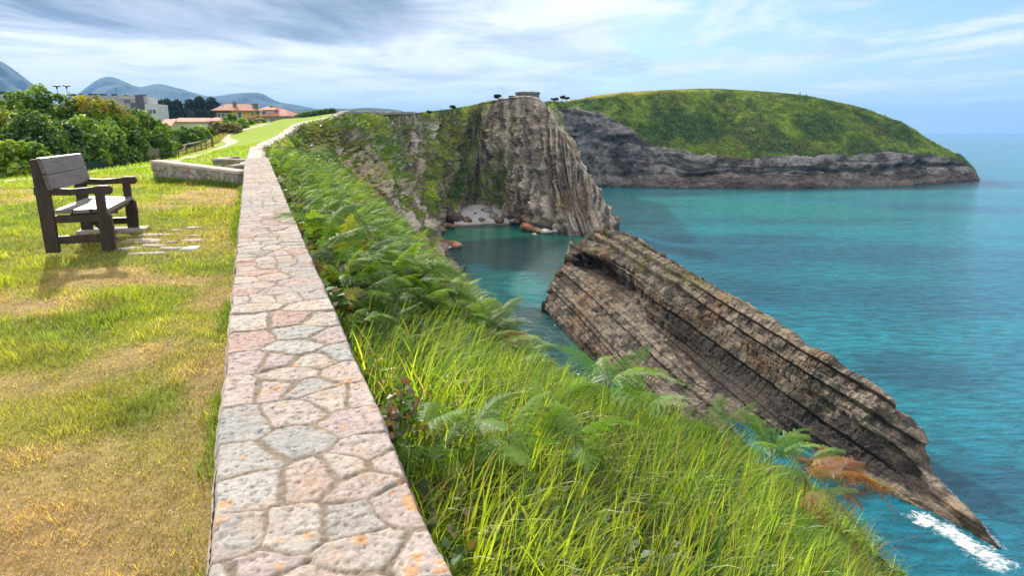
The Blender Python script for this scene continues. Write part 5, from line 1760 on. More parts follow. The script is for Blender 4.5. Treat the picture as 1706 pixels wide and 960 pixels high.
def weeds():
    r = np.random.default_rng(57)
    n = 16000
    px = r.uniform(-70, 130, n)
    D = 37 + r.normal(0, 2.2, n) + (px < 60) * 1.0
    x = (px - 853) / F * D; y = D
    ok = px < 75 + 40 * r.random(n)
    x, y = x[ok], y[ok]; n = len(x)
    c = np.where((r.random(n) < .4)[:, None], [.34, .25, .10], [.16, .24, .035]) * (.7 + .6 * r.random(n))[:, None]
    p = np.stack([x, y, 0 * x], 1)
    h = (.22 + .4 * r.random(n)) * (1 + .6 * fbm(p, .7, 3, 3))
    a = blades(np.column_stack([x, y, lawn_zn(x, y)]), h, .03 + 0 * x, r.uniform(0, 6.28, n), .2 + .6 * r.random(n), c, 3)
    # edge weeds along the fence and path
    q = []
    for px_, py_, D_ in [(286, 267, 60), (300, 262, 63), (320, 256, 67), (342, 249, 72), (360, 244, 76), (385, 226, 84), (400, 217, 96), (420, 211, 104)]: q.append(at(px_, py_, D_))
    q = np.array(q); n = 9000; u = r.random(n) * (len(q) - 1.001); i = u.astype(int); f = (u - i)[:, None]
    P = q[i] * (1 - f) + q[i + 1] * f; P[:, 0] += -1.6 - np.abs(r.normal(0, .5, n)); P[:, 1] += r.normal(0, .8, n); P[:, 2] = lawn_zn(P[:, 0], P[:, 1])
    c = np.where((r.random(n) < .45)[:, None], [.36, .28, .11], [.14, .20, .035]) * (.7 + .6 * r.random(n))[:, None]
    b = blades(P, .2 + .25 * r.random(n), .05 + 0 * u, r.uniform(0, 6.28, n), .2 + .5 * r.random(n), c, 2)
    V, Fq, C = merge([a, b])
    stuff('rough_grass', V, Fq, C, GRASS_M, 'rough dry grass and weeds along the hedge foot and the rail fence', 'grass')
weeds()
# ------------------------------------------------------------------ boulders and beach in the cove
ROCK_M = attr_mat('boulder_rock', .93, 2.2, .12, .9, .35)
def boulder(px, py, h, sx, sy, sz, col, label, seed, name='boulder'):
    r = np.random.default_rng(seed)
    nu, nv = 26, 16
    a = np.linspace(0, 2 * pi, nu, endpoint=False); b = np.linspace(-pi / 2, pi / 2, nv)
    A, B = np.meshgrid(a, b, indexing='ij')
    d = np.stack([np.cos(A) * np.cos(B), np.sin(A) * np.cos(B), np.sin(B)], -1).reshape(-1, 3)
    # cut by random planes for angular faces
    rad = np.ones(len(d))
    for k in range(13):
        n = r.normal(0, 1, 3); n /= np.linalg.norm(n); o = r.uniform(.62, .95)
        c = d @ n; rad = np.where(c > .05, np.minimum(rad, o / np.maximum(c, .05)), rad)
    rad = rad * (1 + .16 * fbm(d * 3, 1, 4, seed))
    V = d * rad[:, None] * np.array([sx, sy, sz]) * 1.18
    i = np.arange(nu)[:, None] * nv + np.arange(nv - 1)[None]; j = ((np.arange(nu) + 1) % nu)[:, None] * nv + np.arange(nv - 1)[None]
    Fq = np.stack([i, j, j + 1, i + 1], -1).reshape(-1, 4)
    t = sstep(fbm(V + seed, 1.2, 4, seed), -.3, .4)[:, None]
    c = np.array(col) * (.6 + .7 * t)
    w = sstep(V[:, 2] + h, .5, .1)[:, None]; c = c * (1 - .5 * w)
    o = add_obj(name, mesh_np(name, V, Fq, c), ROCK_M)
    p = ath(px, py, h + .25 * sz); o.location = p; o.rotation_euler = (0, 0, r.uniform(0, 6))
    tag(o, label, 'boulder', 'boulders in the cove')

BR, GY, RD_ = (.26, .17, .10), (.30, .28, .26), (.40, .20, .11)
for i, (px, py, h, sx, sz, c, lab) in enumerate([
    (700, 352, 1.6, 1.6, 1.3, GY, 'grey boulder at the far left of the cove shore, half behind the bracken edge'),
    (712, 362, 1.2, 1.9, 1.4, GY, 'large grey boulder left of the dark boulder heap'),
    (722, 347, 2.2, 1.5, 1.2, (.42, .40, .37), 'pale boulder highest in the left heap of the cove'),
    (735, 343, 2.4, 1.2, 1.0, (.42, .40, .37), 'pale boulder right behind the left heap, under the green cliff'),
    (738, 357, 1.4, 2.6, 1.5, (.20, .17, .15), 'long dark boulder in the middle of the left heap'),
    (757, 362, 1.0, 2.4, 1.9, (.16, .12, .09), 'biggest blackish brown boulder beside the white pebbles'),
    (728, 372, .7, 1.6, 1.0, BR, 'brown boulder in front of the left heap near the water'),
    (722, 384, .2, 3.2, 1.2, (.30, .21, .12), 'broad brown boulder shelf at the left waterline'),
    (745, 377, .3, 2.0, .8, BR, 'low brown boulder at the waterline below the biggest dark one'),
    (706, 374, .6, 1.7, 1.2, GY, 'grey boulder by the left waterline next to the bracken'),
    (768, 352, 1.6, .9, .8, (.13, .12, .12), 'small dark boulder on the left rim of the white pebbles'),
    (779, 366, .9, 1.2, .9, BR, 'brown boulder at the lower left rim of the white pebbles'),
    (791, 358, 1.3, .9, .7, (.22, .21, .20), 'grey boulder in the middle of the white pebbles'),
    (803, 366, .8, .9, .6, (.34, .25, .15), 'tan boulder low in the white pebbles'),
    (812, 352, 1.8, 2.0, 1.3, GY, 'big grey boulder at the back right of the pebble beach'),
    (822, 361, 1.1, 1.5, .9, (.30, .25, .20), 'greyish brown boulder right of the pebble beach'),
    (832, 367, .7, 1.3, .8, BR, 'brown boulder near the water right of the pebbles'),
    (845, 360, 1.1, 1.5, 1.1, GY, 'grey boulder under the first rock ribs of the headland'),
    (858, 369, .6, 1.7, .9, (.32, .25, .19), 'brownish boulder at the foot of the headland'),
    (877, 380, .7, 1.7, 1.3, RD_, 'reddish boulder standing in the water at the foot of the headland'),
    (895, 384, .3, 1.6, .8, (.35, .22, .15), 'low reddish brown boulder right of the tall red one'),
    (909, 386, .25, 1.5, .7, (.62, .58, .52), 'white topped boulder in the water below the headland'),
    (924, 386, .25, 1.0, .6, (.35, .36, .38), 'small blue grey boulder right of the white topped one'),
    (890, 391, .1, .8, .4, (.60, .55, .5), 'flat pale little rock awash nearest the camera below the red boulder'),
    (753, 409, .2, 2.2, .9, RD_, 'flat orange brown rock awash close to the bracken edge'),
    (735, 404, .3, 1.5, 1.1, BR, 'dark brown rock in the shallows left of the orange brown one'),
    (742, 413, .15, 1.3, .6, (.5, .5, .5), 'pale wet rock in the shallows in front of the orange brown one'),
]):
    boulder(px, py, h, sx, sx * .9, sz, c, lab, 900 + i)

def beach():
    f = [(752, 352, 1.9), (775, 348.5, 2.6), (800, 348, 2.7), (822, 352, 2.0), (850, 358, 1.4)]
    n_ = [(758, 377, -.1), (778, 377, -.15), (805, 375.5, -.15), (830, 375, -.15), (858, 374.5, -.1)]
    F0 = catmull(np.array([ath(*q) for q in f]), np.linspace(0, 4, 60)); N0 = catmull(np.array([ath(*q) for q in n_]), np.linspace(0, 4, 60))
    t = np.linspace(-.35, 1.1, 50)[None, :, None]
    G = F0[:, None] * (1 - t) + N0[:, None] * t
    V = G.reshape(-1, 3); V[:, 2] += .30 * fbm(V, 1.2, 4, 3)
    c = np.array([.60, .60, .61]) * (1 + .5 * fbm(V, 2.5, 3, 5))[:, None]
    wt = sstep(V[:, 2], .35, .0)[:, None]; c = c * (1 - wt) + np.array([.30, .24, .16]) * wt
    tag(add_obj('pebble_beach', mesh_np('pebble_beach', V, grid_faces(60, 50), c), attr_mat('pebbles', .95, 7, .06, .9, .35)), kind='structure')
beach()

# ------------------------------------------------------------------ buildings
def boxm(v, f, x0, x1, y0, y1, z0, z1):
    b = len(v)
    v += [(x, y, z) for x in (x0, x1) for y in (y0, y1) for z in (z0, z1)]
    f += [(b + a, b + c, b + d, b + e) for a, c, d, e in ((0, 1, 3, 2), (4, 6, 7, 5), (0, 4, 5, 1), (2, 3, 7, 6), (0, 2, 6, 4), (1, 5, 7, 3))]

def box_obj(name, parent, mt, *boxes):
    v, f = [], []
    for b in boxes: boxm(v, f, *b)
    me = bpy.data.meshes.new(name); me.from_pydata(v, [], f); me.update()
    import bmesh
    bm = bmesh.new(); bm.from_mesh(me); bmesh.ops.recalc_face_normals(bm, faces=bm.faces); bm.to_mesh(me); bm.free()
    return add_obj(name, me, mt, parent)

def tiles_mat():
    m, t, o = mat('roof_tiles')
    p = t.n('ShaderNodeBsdfPrincipled'); tcn = t.n('ShaderNodeTexCoord')
    wv = t.n('ShaderNodeTexWave', bands_direction='X'); t.l(tcn.outputs['Object'], wv.inputs[0]); wv.inputs['Scale'].default_value = 1.6; wv.inputs['Distortion'].default_value = .6
    n = t.noise(tcn.outputs['Object'], 1.7, 6, .65)
    c = t.mix(t.mr(n, .35, .65), (.36, .13, .085), (.55, .25, .17))
    t.l(t.mix(t.m('MULTIPLY', wv.outputs['Fac'], .25), c, (.18, .07, .05)), p.inputs['Base Color'])
    p.inputs['Roughness'].default_value = .85
    t.l(t.bump(wv.outputs['Fac'], .6, .08), p.inputs['Normal'])
    t.l(p.outputs[0], o.inputs[0]); return m
TILE = tiles_mat()
OCH = simple_mat('ochre_render', (.52, .33, .10), .9, .15, .8)
PLUM = simple_mat('plum_timber', (.13, .05, .045), .7, .25, 2)
GREYW = simple_mat('grey_render', (.34, .33, .35), .9, .12, .6)
DGREY = simple_mat('dark_cladding', (.10, .10, .13), .8, .15, .8)
LGREY = simple_mat('pale_render', (.52, .52, .54), .9, .1, .6)
CONC = simple_mat('weathered_concrete', (.17, .17, .17), .95, .3, 1.2, .6, .05)
WHITEP = simple_mat('white_paint', (.7, .69, .66), .7, .1, 3)
GLASS = simple_mat('window_glass', (.04, .06, .09), .15, .1, 2, 0, 0, .7)
METAL = simple_mat('dark_metal', (.06, .06, .065), .5, .2, 6, .1)

def hip_roof(parent, x0, x1, y0, y1, z0, h, ov=.5, name='roof', ridge=.45):
    x0 -= ov; x1 += ov; y0 -= ov; y1 += ov
    cx, cy = (x0 + x1) / 2, (y0 + y1) / 2; rl = (x1 - x0) * ridge / 2
    def ring(k, z):   # k 0 eave, 1 ridge
        a = [(x0 * (1 - k) + (cx - rl) * k, y0 * (1 - k) + cy * k), (x1 * (1 - k) + (cx + rl) * k, y0 * (1 - k) + cy * k), (x1 * (1 - k) + (cx + rl) * k, y1 * (1 - k) + cy * k), (x0 * (1 - k) + (cx - rl) * k, y1 * (1 - k) + cy * k)]
        return [(x, y, z) for x, y in a]
    v = ring(0, z0 - .12) + ring(0, z0 + .06) + ring(.5, z0 + .06 + h * .5) + ring(.97, z0 + h)
    f = [(3, 2, 1, 0)]
    for k in range(3):
        for i in range(4): f.append((k * 4 + i, k * 4 + (i + 1) % 4, k * 4 + 4 + (i + 1) % 4, k * 4 + 4 + i))
    f.append((12, 13, 14, 15))
    me = bpy.data.meshes.new(name); me.from_pydata(v, [], f); me.update()
    o = add_obj(name, me, TILE, parent); return o

def windows(parent, spec, y, m=GLASS, fm=WHITEP):
    """spec: (x, z, w, h) on the front face at local y"""
    for x, z, w_, h in spec:
        fr = box_obj('window', parent, fm, (x - w_/2 - .08, x - w_/2, y - .06, y + .04, z - .08, z + h + .08), (x + w_/2, x + w_/2 + .08, y - .06, y + .04, z - .08, z + h + .08), (x - w_/2, x + w_/2, y - .06, y + .04, z + h, z + h + .08), (x - w_/2, x + w_/2, y - .06, y + .04, z - .08, z))
        box_obj('pane', fr, m, (x - w_/2, x + w_/2, y - .03, y + .02, z, z + h))

def root_at(name, px, D, z, label, cat, rz=0, group=None):
    p = at(px, 221, D); o = bpy.data.objects.new(name, None); COL.objects.link(o)
    o.location = (p[0], p[1], z); o.rotation_euler = (0, 0, rz)
    tag(o, label, cat, group); return o

def hz(py, D): return at(853, py, D)[2]

def yellow_house():
    D = 190; s = D / F * .985                 # metres per photo pixel
    z0 = hz(214, D); h = root_at('house', 394, D, z0, 'two storey ochre house with a red tiled hip roof and dark timber gallery', 'house', .22)
    Z = lambda py: hz(py, D) - z0
    xl, xr = (363 - 394) * s, (427 - 394) * s
    box_obj('wall', h, OCH, (-.8, xr, 0, 8.5, -6, Z(184.5)))
    box_obj('gallery', h, PLUM, (xl, -.82, .3, 8.5, -6, Z(184.8)))
    windows(h, [(xl + 1.0 + i * 1.12, Z(197), .8, 1.4) for i in range(4)], .25, GLASS, WHITEP)
    windows(h, [(1.2, Z(198), 1.0, 1.9), (6.0 * .75, Z(192), .6, .9)], -.02)
    rf = hip_roof(h, xl, xr, 0, 8.5, Z(184), Z(172) - Z(184), .75)
    box_obj('chimney', rf, CONC, (-.6, .3, 1.6, 2.4, Z(181), Z(170)), (-.7, .4, 1.5, 2.5, Z(170) + .003, Z(169)))
    box_obj('chimney', rf, CONC, (xr - .9, xr + .4, 1.0, 2.2, Z(190), Z(172.5)), (xr - 1.0, xr + .5, .9, 2.3, Z(172.5) + .003, Z(171.5)))
    # red stair roof at the right
    v = [(3.2, -2.2, Z(200)), (6.2, -2.2, Z(194)), (6.2, -.1, Z(193.4)), (3.2, -.1, Z(199.4)), (3.2, -2.2, Z(201.2)), (6.2, -2.2, Z(195.2)), (6.2, -.1, Z(195.2)), (3.2, -.1, Z(201.2))]
    me = bpy.data.meshes.new('stair_roof'); me.from_pydata(v, [], [(0, 1, 2, 3), (7, 6, 5, 4), (0, 4, 5, 1), (1, 5, 6, 2), (2, 6, 7, 3), (3, 7, 4, 0)]); add_obj('stair_roof', me, PLUM, h)
yellow_house()

def second_house():
    D = 215; s = D / F * .985; z0 = hz(212, D)
    h = root_at('house', 458, D, z0, 'house with a long sloping red roof and two small chimneys, right of the ochre house', 'house', -.12)
    Z = lambda py: hz(py, D) - z0
    box_obj('wall', h, LGREY, ((434 - 458) * s, (459 - 458) * s, 0, 8, -6, Z(183)), ((459 - 458) * s + .003, (484 - 458) * s, .4, 7.6, -6, Z(193.5)))
    rf = hip_roof(h, (434 - 458) * s, (459 - 458) * s, 0, 8, Z(183), Z(176.5) - Z(183), .5, ridge=.5)
    hip_roof(h, (440 - 458) * s, (486 - 458) * s, -1.5, 8.2, Z(193.5), Z(181) - Z(193.5), .6, 'lower_roof', .25)
    windows(h, [((442 - 458) * s, Z(190), 1.3, .9)], -.02)
    for px in (446.5, 452.5):
        box_obj('chimney', rf, CONC, ((px - 458) * s - .35, (px - 458) * s + .35, 3, 3.7, Z(183), Z(175.5 if px < 450 else 176.5)))
second_house()

def low_house():
    D = 140; s = D / F * .985; z0 = hz(216, D)
    h = root_at('house', 325, D, z0, 'low wide house with pinkish red roofs behind the clipped hedges', 'house', .1)
    Z = lambda py: hz(py, D) - z0
    box_obj('wall', h, LGREY, ((287 - 325) * s, (346 - 325) * s, 0, 7, -5, Z(203)))
    box_obj('side_wall', h, OCH, ((346 - 325) * s + .003, (362 - 325) * s, .5, 7, -5, Z(201.5)))
    hip_roof(h, (289 - 325) * s, (347 - 325) * s, 0, 7, Z(203), Z(195.5) - Z(203), .5, ridge=.75)
    hip_roof(h, (345 - 325) * s, (362 - 325) * s, .5, 7, Z(201.3), Z(194.8) - Z(201.3), .35, 'side_roof', .4)
    windows(h, [((352 - 325) * s, Z(212), 1.1, 1.0), ((357.5 - 325) * s, Z(212), .5, 1.0)], .48)
    # front lean-to roof running down towards the hedge
    x0, x1 = (281 - 325) * s, (309 - 325) * s
    v = [(x0, -.6, Z(198.5)), (x0 + 2.4, -.6, Z(198)), (x1, -7, Z(211)), (x1 - 2.2, -7, Z(212))]
    v += [(a, b, c - .18) for a, b, c in v]
    me = bpy.data.meshes.new('lean_to_roof'); me.from_pydata(v, [], [(0, 1, 2, 3), (7, 6, 5, 4), (0, 4, 5, 1), (1, 5, 6, 2), (2, 6, 7, 3), (3, 7, 4, 0)]); add_obj('lean_to_roof', me, TILE, h)
low_house()

def apartment():
    D = 230; s = D / F * .985; z0 = hz(212, D)
    h = root_at('apartment_block', 196, D, z0, 'long flat roofed grey apartment block behind the tall hedge', 'building', .16)
    Z = lambda py: hz(py, D) - z0
    X = lambda px: (px - 196) * s
    box_obj('wall', h, GREYW, (X(128), X(240), 2, 12, -8, Z(158.5)), (X(215), X(243), 0, 1.997, -8, Z(171.5)))
    box_obj('dark_cladding', h, DGREY, (X(223), X(244), -1.2, -.003, -8, Z(171)))
    box_obj('end_wing', h, LGREY, (X(244) + .003, X(263), -1.0, 10, -8, Z(172.5)))
    box_obj('tower', h, LGREY, (X(239) + .003, X(249), 3, 9, Z(172.5) + .003, Z(160)))
    box_obj('dark_band', h, DGREY, (X(128), X(137), 1.9, 1.997, Z(163), Z(156)))
    box_obj('dark_band', h, DGREY, (X(226), X(238.5), 1.9, 1.997, Z(171), Z(157)))
    box_obj('ledge', h, WHITEP, (X(200), X(225), 1.75, 1.997, Z(163.0), Z(162.2)))
    windows(h, [(X(213), Z(170.5), 2.0, .9), (X(228.5), Z(169.8), .8, .9)], 1.96, GLASS, GREYW)
    windows(h, [(X(248), Z(189), .7, 1.3), (X(252.5), Z(189), .7, 1.3), (X(258), Z(188.5), .9, 1.2)], -1.02, GLASS, LGREY)
    for px, w_, py in ((138, 3, 155), (153, 4, 154.3), (161, 3, 155), (172, 8, 155), (189, 6, 154.7), (207, 3, 156.4), (232, 10, 156)):
        box_obj('chimney', h, METAL, (X(px - w_ / 2), X(px + w_ / 2), 4, 6, Z(158.5) + .003, Z(py)))
    box_obj('antenna', h, METAL, (X(192), X(192) + .08, 5, 5.08, Z(158.5), Z(143.5)), (X(191), X(193.3), 5, 5.05, Z(144.5), Z(144.1)))
    D = 230
    g = root_at('apartment_block', 5, D, z0, 'grey block with a dark roof edge at the left border of the picture', 'building', .1)
    X2 = lambda px: (px - 5) * s
    box_obj('wall', g, GREYW, (X2(-60), X2(17), 0, 9, -8, Z(157)))
    box_obj('end_wing', g, LGREY, (X2(17) + .003, X2(28), -.6, 9, -8, Z(157.5)))
    box_obj('roof_edge', g, METAL, (X2(-60), X2(15), 1, 8, Z(157) + .003, Z(151.5)))
    windows(g, [(X2(-10), Z(172), 1.4, 1.3), (X2(4), Z(172), 1.4, 1.3)], -.02)
apartment()

def grey_wall():
    D = 170; a = at(455, 203, D); b = at(503, 198, D); t = at(455, 197.5, D)
    h = root_at('garden_wall', 478, D, hz(206, D), 'long plain grey garden wall on the crest right of the red roofs', 'wall', .05)
    s = D / F * .985
    box_obj('wall', h, CONC, ((452 - 478) * s, (503 - 478) * s, 0, .3, -3, hz(195.5, D) - hz(206, D)), ((452 - 478) * s - .05, (503 - 478) * s + .05, -.05, .35, hz(195.5, D) - hz(206, D) + .003, hz(194.8, D) - hz(206, D)))
grey_wall()

def mound():
    r = np.random.default_rng(5)
    D = 175; q = [at(p, y, D + 0) for p, y in ((484, 200), (492, 194), (510, 187), (530, 183.5), (554, 181.5), (556, 200))]
    bl = []
    for i in range(16):
        f = i / 15; px = 492 + 62 * f; top = np.interp(px, [492, 510, 530, 556], [194, 187.5, 184, 181.5])
        tp = at(px, top, D); rz = max(.8, (tp[2] - hz(204, D)) * .55)
        bl.append((tp[0], tp[1], tp[2] - rz * .9, 1.4, 1.6, rz))
    c0 = np.array([bl[8][0], bl[8][1], hz(204, D)])
    bl = [(b[0] - c0[0], b[1] - c0[1], b[2] - c0[2], *b[3:]) for b in bl]
    V, Fq, C = blob_leaves(bl, 9000, .17, r, DARKG[:3], 8)
    o = add_obj('clipped_hedge', mesh_np('clipped_hedge', V, Fq, C), LEAF); o.location = c0
    tag(o, 'long dark wedge shaped hedge on the crest beyond the lawn', 'hedge')
mound()

# distant trees
def far_tree(px, D, top, hw, seed, label, group=None, cols=None, n=5200, s=.45, base=None, nb=12):
    bush('tree', label, 'tree', px, D, top, hw, cols or [(.014, .04, .018), (.022, .055, .022), (.035, .075, .025)], n, s, seed, 1.0, group, base=hz(base or 200, D), nblob=nb)
gt = 'big dark trees in front of the mountains'
for i, (px, top, hw, lab) in enumerate([(272, 168, 4.2, 'dark rounded tree just right of the apartment block'), (284, 165, 5.2, 'tall dark tree, middle one of the left tree clump'), (299, 168, 5.0, 'dark tree at the right side of the left tree clump'), (322, 166, 5.0, 'dark tree at the left side of the big tree clump behind the low roofs'), (338, 163, 6.2, 'tallest dark tree of the big clump'), (357, 164, 5.8, 'dark tree at the right side of the big clump, left of the ochre house')]):
    far_tree(px, 420, top, hw, 600 + i, lab, gt, base=199)
for i, (px, top, hw, lab) in enumerate([(312, 180, 3.0, 'bluish small tree in the gap between the two dark clumps'), (372, 178, 2.2, 'little dark tree peeking out left of the ochre house roof'), (418, 177, 3.4, 'bluish tree between the two red roofed houses')]):
    far_tree(px, 460, top, hw, 620 + i, lab, None, n=2000, s=.4, base=199, nb=7)
# trees on the headland and neck
SC = [(.020, .045, .018), (.035, .07, .02), (.06, .10, .025)]
def wind_tree(px, D, top, foot, hw, lab, seed):
    r = np.random.default_rng(seed)
    root = root_at('wind_bent_tree', px, D, hz(foot, D), lab, 'tree', 0, 'small trees on the headland skyline')
    H = hz(top, D) - hz(foot, D)
    bl = [(r.uniform(-.6, .9) * hw, r.uniform(-.4, .4), H * r.uniform(.55, .9), hw * .5, hw * .5, H * .16) for _ in range(6)]
    V, Fq, C = blob_leaves(bl, 900, .16, r, SC, seed)
    add_obj('crown', mesh_np('crown', V, Fq, C), LEAF, root)
    v, f = [], []; limb(v, f, (0, 0, -.4), (.1 * hw, 0, H * .7), .12, .05)
    for b in bl[:4]: limb(v, f, (.05 * hw, 0, H * .45), (b[0], b[1], b[2]), .06, .02)
    add_obj('trunk', mesh_np('trunk', np.array(v), np.array(f)), BARK, root)
for i, a in enumerate([(830, 193, 158, 168, 1.1, 'small leaning tree on the skyline left of the ruined bunker'), (755, 208, 176, 183, .9, 'tiny tree alone on the cove skyline'), (716, 190, 185, 190, .7, 'lowest tiny bush-like tree on the far left of the headland skyline'),
                       (923, 300, 163, 170, 1.6, 'dark small tree right of the bunker on the neck'), (936, 300, 158.5, 168, 1.3, 'left one of the two wind bent trees on the neck'), (943, 300, 161, 168, 1.3, 'right one of the two wind bent trees, with a crown leaning right')]):
    wind_tree(*a[:5], a[5], 640 + i)

def bunker():
    D = 196; s = D / F * .985; z0 = hz(168, D)
    h = root_at('bunker', 879, D, z0, 'low ruined round concrete bunker on top of the headland', 'building')
    n = 22; R0 = 19.6 * s
    v, f = [], []
    def ringp(r, z):
        i = len(v); v.extend([(r * cos(2 * pi * k / n + .2), r * sin(2 * pi * k / n + .2) * .95 + 3, z + .06 * sin(k * 2.7)) for k in range(n)]); return i
    H = hz(152.6, D) - z0
    rr = [ringp(R0, -2.5), ringp(R0, H - .55), ringp(R0 + .22, H - .5), ringp(R0 + .22, H), ringp(R0 - .3, H + .05), ringp(R0 * .5, H + .15), ringp(.05, H + .18)]
    for a, b in zip(rr[:-1], rr[1:]):
        for k in range(n): f.append((a + k, a + (k + 1) % n, b + (k + 1) % n, b + k))
    me = bpy.data.meshes.new('wall'); me.from_pydata(v, [], f); add_obj('wall', me, CONC, h)
    Z = lambda py: hz(py, D) - z0
    box_obj('side_wall', h, CONC, ((848 - 879) * s, (861 - 879) * s, 1, 3.6, -2, Z(159.5)), ((848 - 879) * s - .1, (861 - 879) * s, .9, 3.7, Z(159.5) + .003, Z(158.8)))
    box_obj('embrasure', h, METAL, (-1.2, 1.0, 3 - R0 * .95 - .03, 3 - R0 * .95 + .3, H - 1.25, H - .85))
bunker()

# pole lamps above the hedge
def pole_lamp(px, top, D, lab):
    z0 = hz(215, D); h = root_at('pole_lamp', px, D, z0, lab, 'street lamp', 0, 'pole lamps beyond the hedge')
    H = hz(top, D) - z0
    v, f = [], []; limb(v, f, (0, 0, 0), (0, 0, H - .4), .07, .045, 8); add_obj('pole', mesh_np('pole', np.array(v), np.array(f)), METAL, h)
    n = 16; prof = [(.05, -.5), (.12, -.42), (.16, -.12), (.62, -.10), (.60, .0), (.25, .12), (.02, .16)]
    V = np.array([(r * cos(2 * pi * k / n), r * sin(2 * pi * k / n), H + z) for r, z in prof for k in range(n)])
    Fq = np.array([(i * n + k, i * n + (k + 1) % n, (i + 1) * n + (k + 1) % n, (i + 1) * n + k) for i in range(len(prof) - 1) for k in range(n)])
    add_obj('lamp_head', mesh_np('lamp_head', V, Fq), METAL, h)
pole_lamp(105.5, 143, 120, 'dark pole lamp, half hidden by the highest shrub')
pole_lamp(121.5, 142.5, 120, 'dark pole lamp standing free against the sky above the hedge')

# ------------------------------------------------------------------ fences, pillars
def rail_fence():
    h = bpy.data.objects.new('rail_fence', None); COL.objects.link(h)
    P = [(285, 268, 60), (292, 266, 61.5), (300, 263.5, 63.5), (312, 260, 66), (325, 256, 69), (338, 252, 72), (348, 249, 74.5), (356, 247, 76), (366, 244.5, 78)]
    W_ = np.array([at(*q) for q in P]); W_[:, 0] -= .8
    for q in W_: q[2] = lawn_zn(q[0], q[1])[0]
    o = W_[0].copy(); h.location = o
    tag(h, 'weathered timber rail fence running down the left side of the upper path', 'fence')
    wd = simple_mat('fence_timber', (.15, .11, .085), .9, .3, 3)
    wl = simple_mat('bleached_rail', (.40, .34, .28), .9, .2, 3)
    for i, q in enumerate(W_):
        v, f = [], []; a = q - o; last = i == len(W_) - 1
        limb(v, f, a + [0, 0, -.2], a + [.03 * (i % 3 - 1), 0, (1.15 if last else .95)], .13 if last else .08, .12 if last else .07, 8)
        add_obj('post', mesh_np('post', np.array(v), np.array(f)), wd, h)
    for i in range(0, len(W_) - 1, 2):
        for hgt, mt in ((.95, wl if i < 5 else wd), (.5, wd)):
            v, f = [], []; j = min(i + 2, len(W_) - 1)
            limb(v, f, W_[i] - o + [0, 0, hgt], W_[j] - o + [0, 0, hgt - .02], .06, .055, 7)
            add_obj('rail', mesh_np('rail', np.array(v), np.array(f)), mt, h)
    v, f = [], []; limb(v, f, W_[3] - o + [0, 0, .0], W_[4] - o + [0, 0, .9], .05, .05, 6)
    add_obj('brace', mesh_np('brace', np.array(v), np.array(f)), wl, h)
rail_fence()

def netting():
    h = root_at('netting_fence', 60, 43, float(lawn_zn(-30, 43)[0]), 'dark green netting fence at the foot of the hedge on the left', 'fence', 0)
    o = np.array(h.location); m = simple_mat('green_netting', (.010, .045, .040), .8, .35, 1.5, .3, .02)
    xs = np.linspace(-38, -24.2, 12); ys = 42.5 + 1.0 * np.sin(xs * .7)
    G = []
    for x, y in zip(np.interp(np.linspace(0, 11, 60), range(12), xs), np.interp(np.linspace(0, 11, 60), range(12), ys)):
        k = len(G); sag = .10 * math.sin(x * 3.1) + .05 * math.sin(x * 7)
        G.append([(x, y + .05 * math.sin(x * 5 + j), o[2] + .02 + (1.45 + sag) * j / 6) for j in range(7)])
    G = np.array(G)
    G2 = G.copy(); G2[..., 1] += .03
    Vn = np.vstack([G.reshape(-1, 3), G2.reshape(-1, 3)]) - o
    add_obj('net', mesh_np('net', Vn, np.vstack([grid_faces(60, 7), grid_faces(60, 7) + 420])), m, h)
    for x, y in zip(xs[::2], ys[::2]):
        v, f = [], []; limb(v, f, (x - o[0], y - .06 - o[1], -.3), (x - o[0], y - .06 - o[1], 1.5), .035, .035, 8)
        add_obj('post', mesh_np('post', np.array(v), np.array(f)), METAL, h)
netting()

def pillar(px, top, D, w_, lab):
    g = at(px, top, D); gz = float(lawn_zn(g[0], D)[0])
    h = bpy.data.objects.new('brick_pillar', None); COL.objects.link(h); h.location = (g[0], g[1], gz)
    tag(h, lab, 'pillar', 'brick pillars at the hedge foot'); H = g[2] - gz
    m, t, o = mat('brick'); p = t.n('ShaderNodeBsdfPrincipled'); tcn = t.n('ShaderNodeTexCoord')
    br = t.n('ShaderNodeTexBrick'); t.l(t.mapping(tcn.outputs['Object'], (1, 1, 1), (pi / 2, 0, 0)), br.inputs[0]); br.inputs['Scale'].default_value = 5
    br.inputs['Color1'].default_value = (.30, .13, .09, 1); br.inputs['Color2'].default_value = (.38, .19, .13, 1); br.inputs['Mortar'].default_value = (.4, .36, .3, 1)
    t.l(br.outputs[0], p.inputs['Base Color']); p.inputs['Roughness'].default_value = .9; t.l(p.outputs[0], o.inputs[0])
    box_obj('shaft', h, m, (-w_ / 2, w_ / 2, -w_ / 2, w_ / 2, -.2, H - .42), (-w_ / 2, -w_ / 2 + .09, -w_ / 2, w_ / 2, H - .417, H - .11), (w_ / 2 - .09, w_ / 2, -w_ / 2, w_ / 2, H - .417, H - .11))
    box_obj('cap', h, WHITEP, (-w_ / 2 - .06, w_ / 2 + .06, -w_ / 2 - .06, w_ / 2 + .06, H - .107, H))
pillar(68, 261.5, 37.5, .40, 'brick lantern pillar rising just behind the near end of the bench back')
pillar(101, 262, 39, .9, 'wider brick pillar with a pale cap hidden behind the bench back boards')

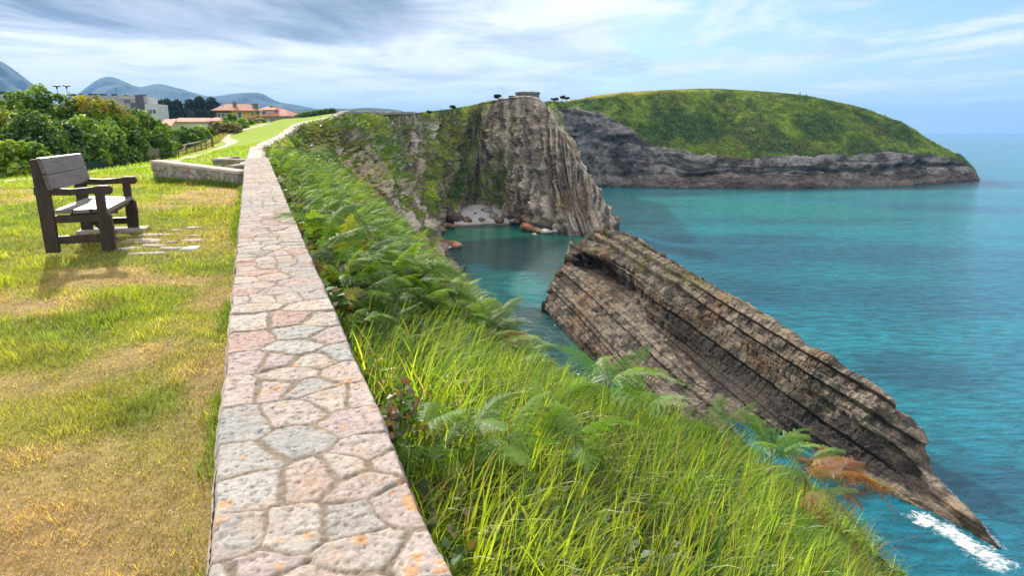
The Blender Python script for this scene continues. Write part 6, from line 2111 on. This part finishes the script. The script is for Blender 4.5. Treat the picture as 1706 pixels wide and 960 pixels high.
def wooden_sign():
    g = ground_at(258, 272)
    h = bpy.data.objects.new('wooden_stand', None); COL.objects.link(h); h.location = g
    tag(h, 'small grey wooden board stand at the hedge foot beside the rubble wall', 'board')
    gm = simple_mat('grey_board', (.13, .12, .10), .9, .25, 4)
    box_obj('board', h, gm, (-.24, .24, -.02, .02, .35, .72))
    for sx in (-.22, .18): box_obj('leg', h, gm, (sx, sx + .06, .022, .06, -.1, .75))
    v, f = [], []; limb(v, f, (-.1, .05, .0), (.22, .04, .6), .03, .03, 5); add_obj('brace', mesh_np('brace', np.array(v), np.array(f)), gm, h)
wooden_sign()

def garden_posts():
    for i, px in enumerate((431, 437, 443, 449)):
        D = 128; h = root_at('garden_post', px, D, hz(206.5, D), ['leftmost of the row of white garden posts on the crest', 'second white garden post from the left on the crest', 'third white garden post from the left on the crest', 'rightmost white garden post on the crest'][i], 'post', 0, 'white garden posts on the crest')
        box_obj('shaft', h, WHITEP, (-.10, .10, -.1, .1, -.6, hz(202.2, D) - hz(206.5, D)))
        box_obj('cap', h, WHITEP, (-.16, .16, -.16, .16, hz(202.2, D) - hz(206.5, D) + .002, hz(201.6, D) - hz(206.5, D)))
garden_posts()

# ------------------------------------------------------------------ figure and post on the far hill
def hill_figure():
    V = HILL['G'].reshape(-1, 3)
    def crest(px):
        a, b = proj(V); ok = np.abs(a - px) < .6
        i = np.where(ok)[0]; j = i[np.argmin(b[i])]; return V[j]
    p = crest(1333)
    sk = [((0, 0, .92), .17), ((0, 0, 1.12), .16), ((0, 0, 1.38), .19), ((0, 0, 1.50), .07), ((.02, -.02, 1.66), .115), ((-.11, .05, .50), .085), ((-.13, .16, .06), .06), ((.11, -.04, .50), .085), ((.12, -.16, .06), .06),
          ((-.24, 0, 1.36), .06), ((-.30, .06, 1.10), .05), ((-.26, -.04, .86), .045), ((.24, 0, 1.36), .06), ((.31, -.02, 1.10), .05), ((.27, -.16, .90), .045)]
    ed = [(0, 1), (1, 2), (2, 3), (3, 4), (0, 5), (5, 6), (0, 7), (7, 8), (2, 9), (9, 10), (10, 11), (2, 12), (12, 13), (13, 14)]
    me = bpy.data.meshes.new('person'); me.from_pydata([q for q, _ in sk], ed, []); me.update()
    o = add_obj('person', me, simple_mat('dark_clothing', (.03, .035, .05), .9, .3, 5))
    sm = o.modifiers.new('skin', 'SKIN'); o.modifiers.new('sub', 'SUBSURF').levels = 1
    for i, (_, r_s) in enumerate(sk): me.skin_vertices[0].data[i].radius = (r_s, r_s)
    me.skin_vertices[0].data[0].use_root = True
    o.location = (p[0], p[1], p[2] - .05)
    tag(o, 'tiny distant person in dark clothes standing on the crest of the far hill', 'person')
    q = crest(1343.5)
    h = bpy.data.objects.new('marker_post', None); COL.objects.link(h); h.location = q
    tag(h, 'thin dark marker post on the far hill crest, right of the distant person', 'post')
    box_obj('pole', h, METAL, (-.06, .06, -.06, .06, -.3, 1.15)); box_obj('plate', h, METAL, (-.22, .22, -.10, -.062, .75, 1.1))
hill_figure()
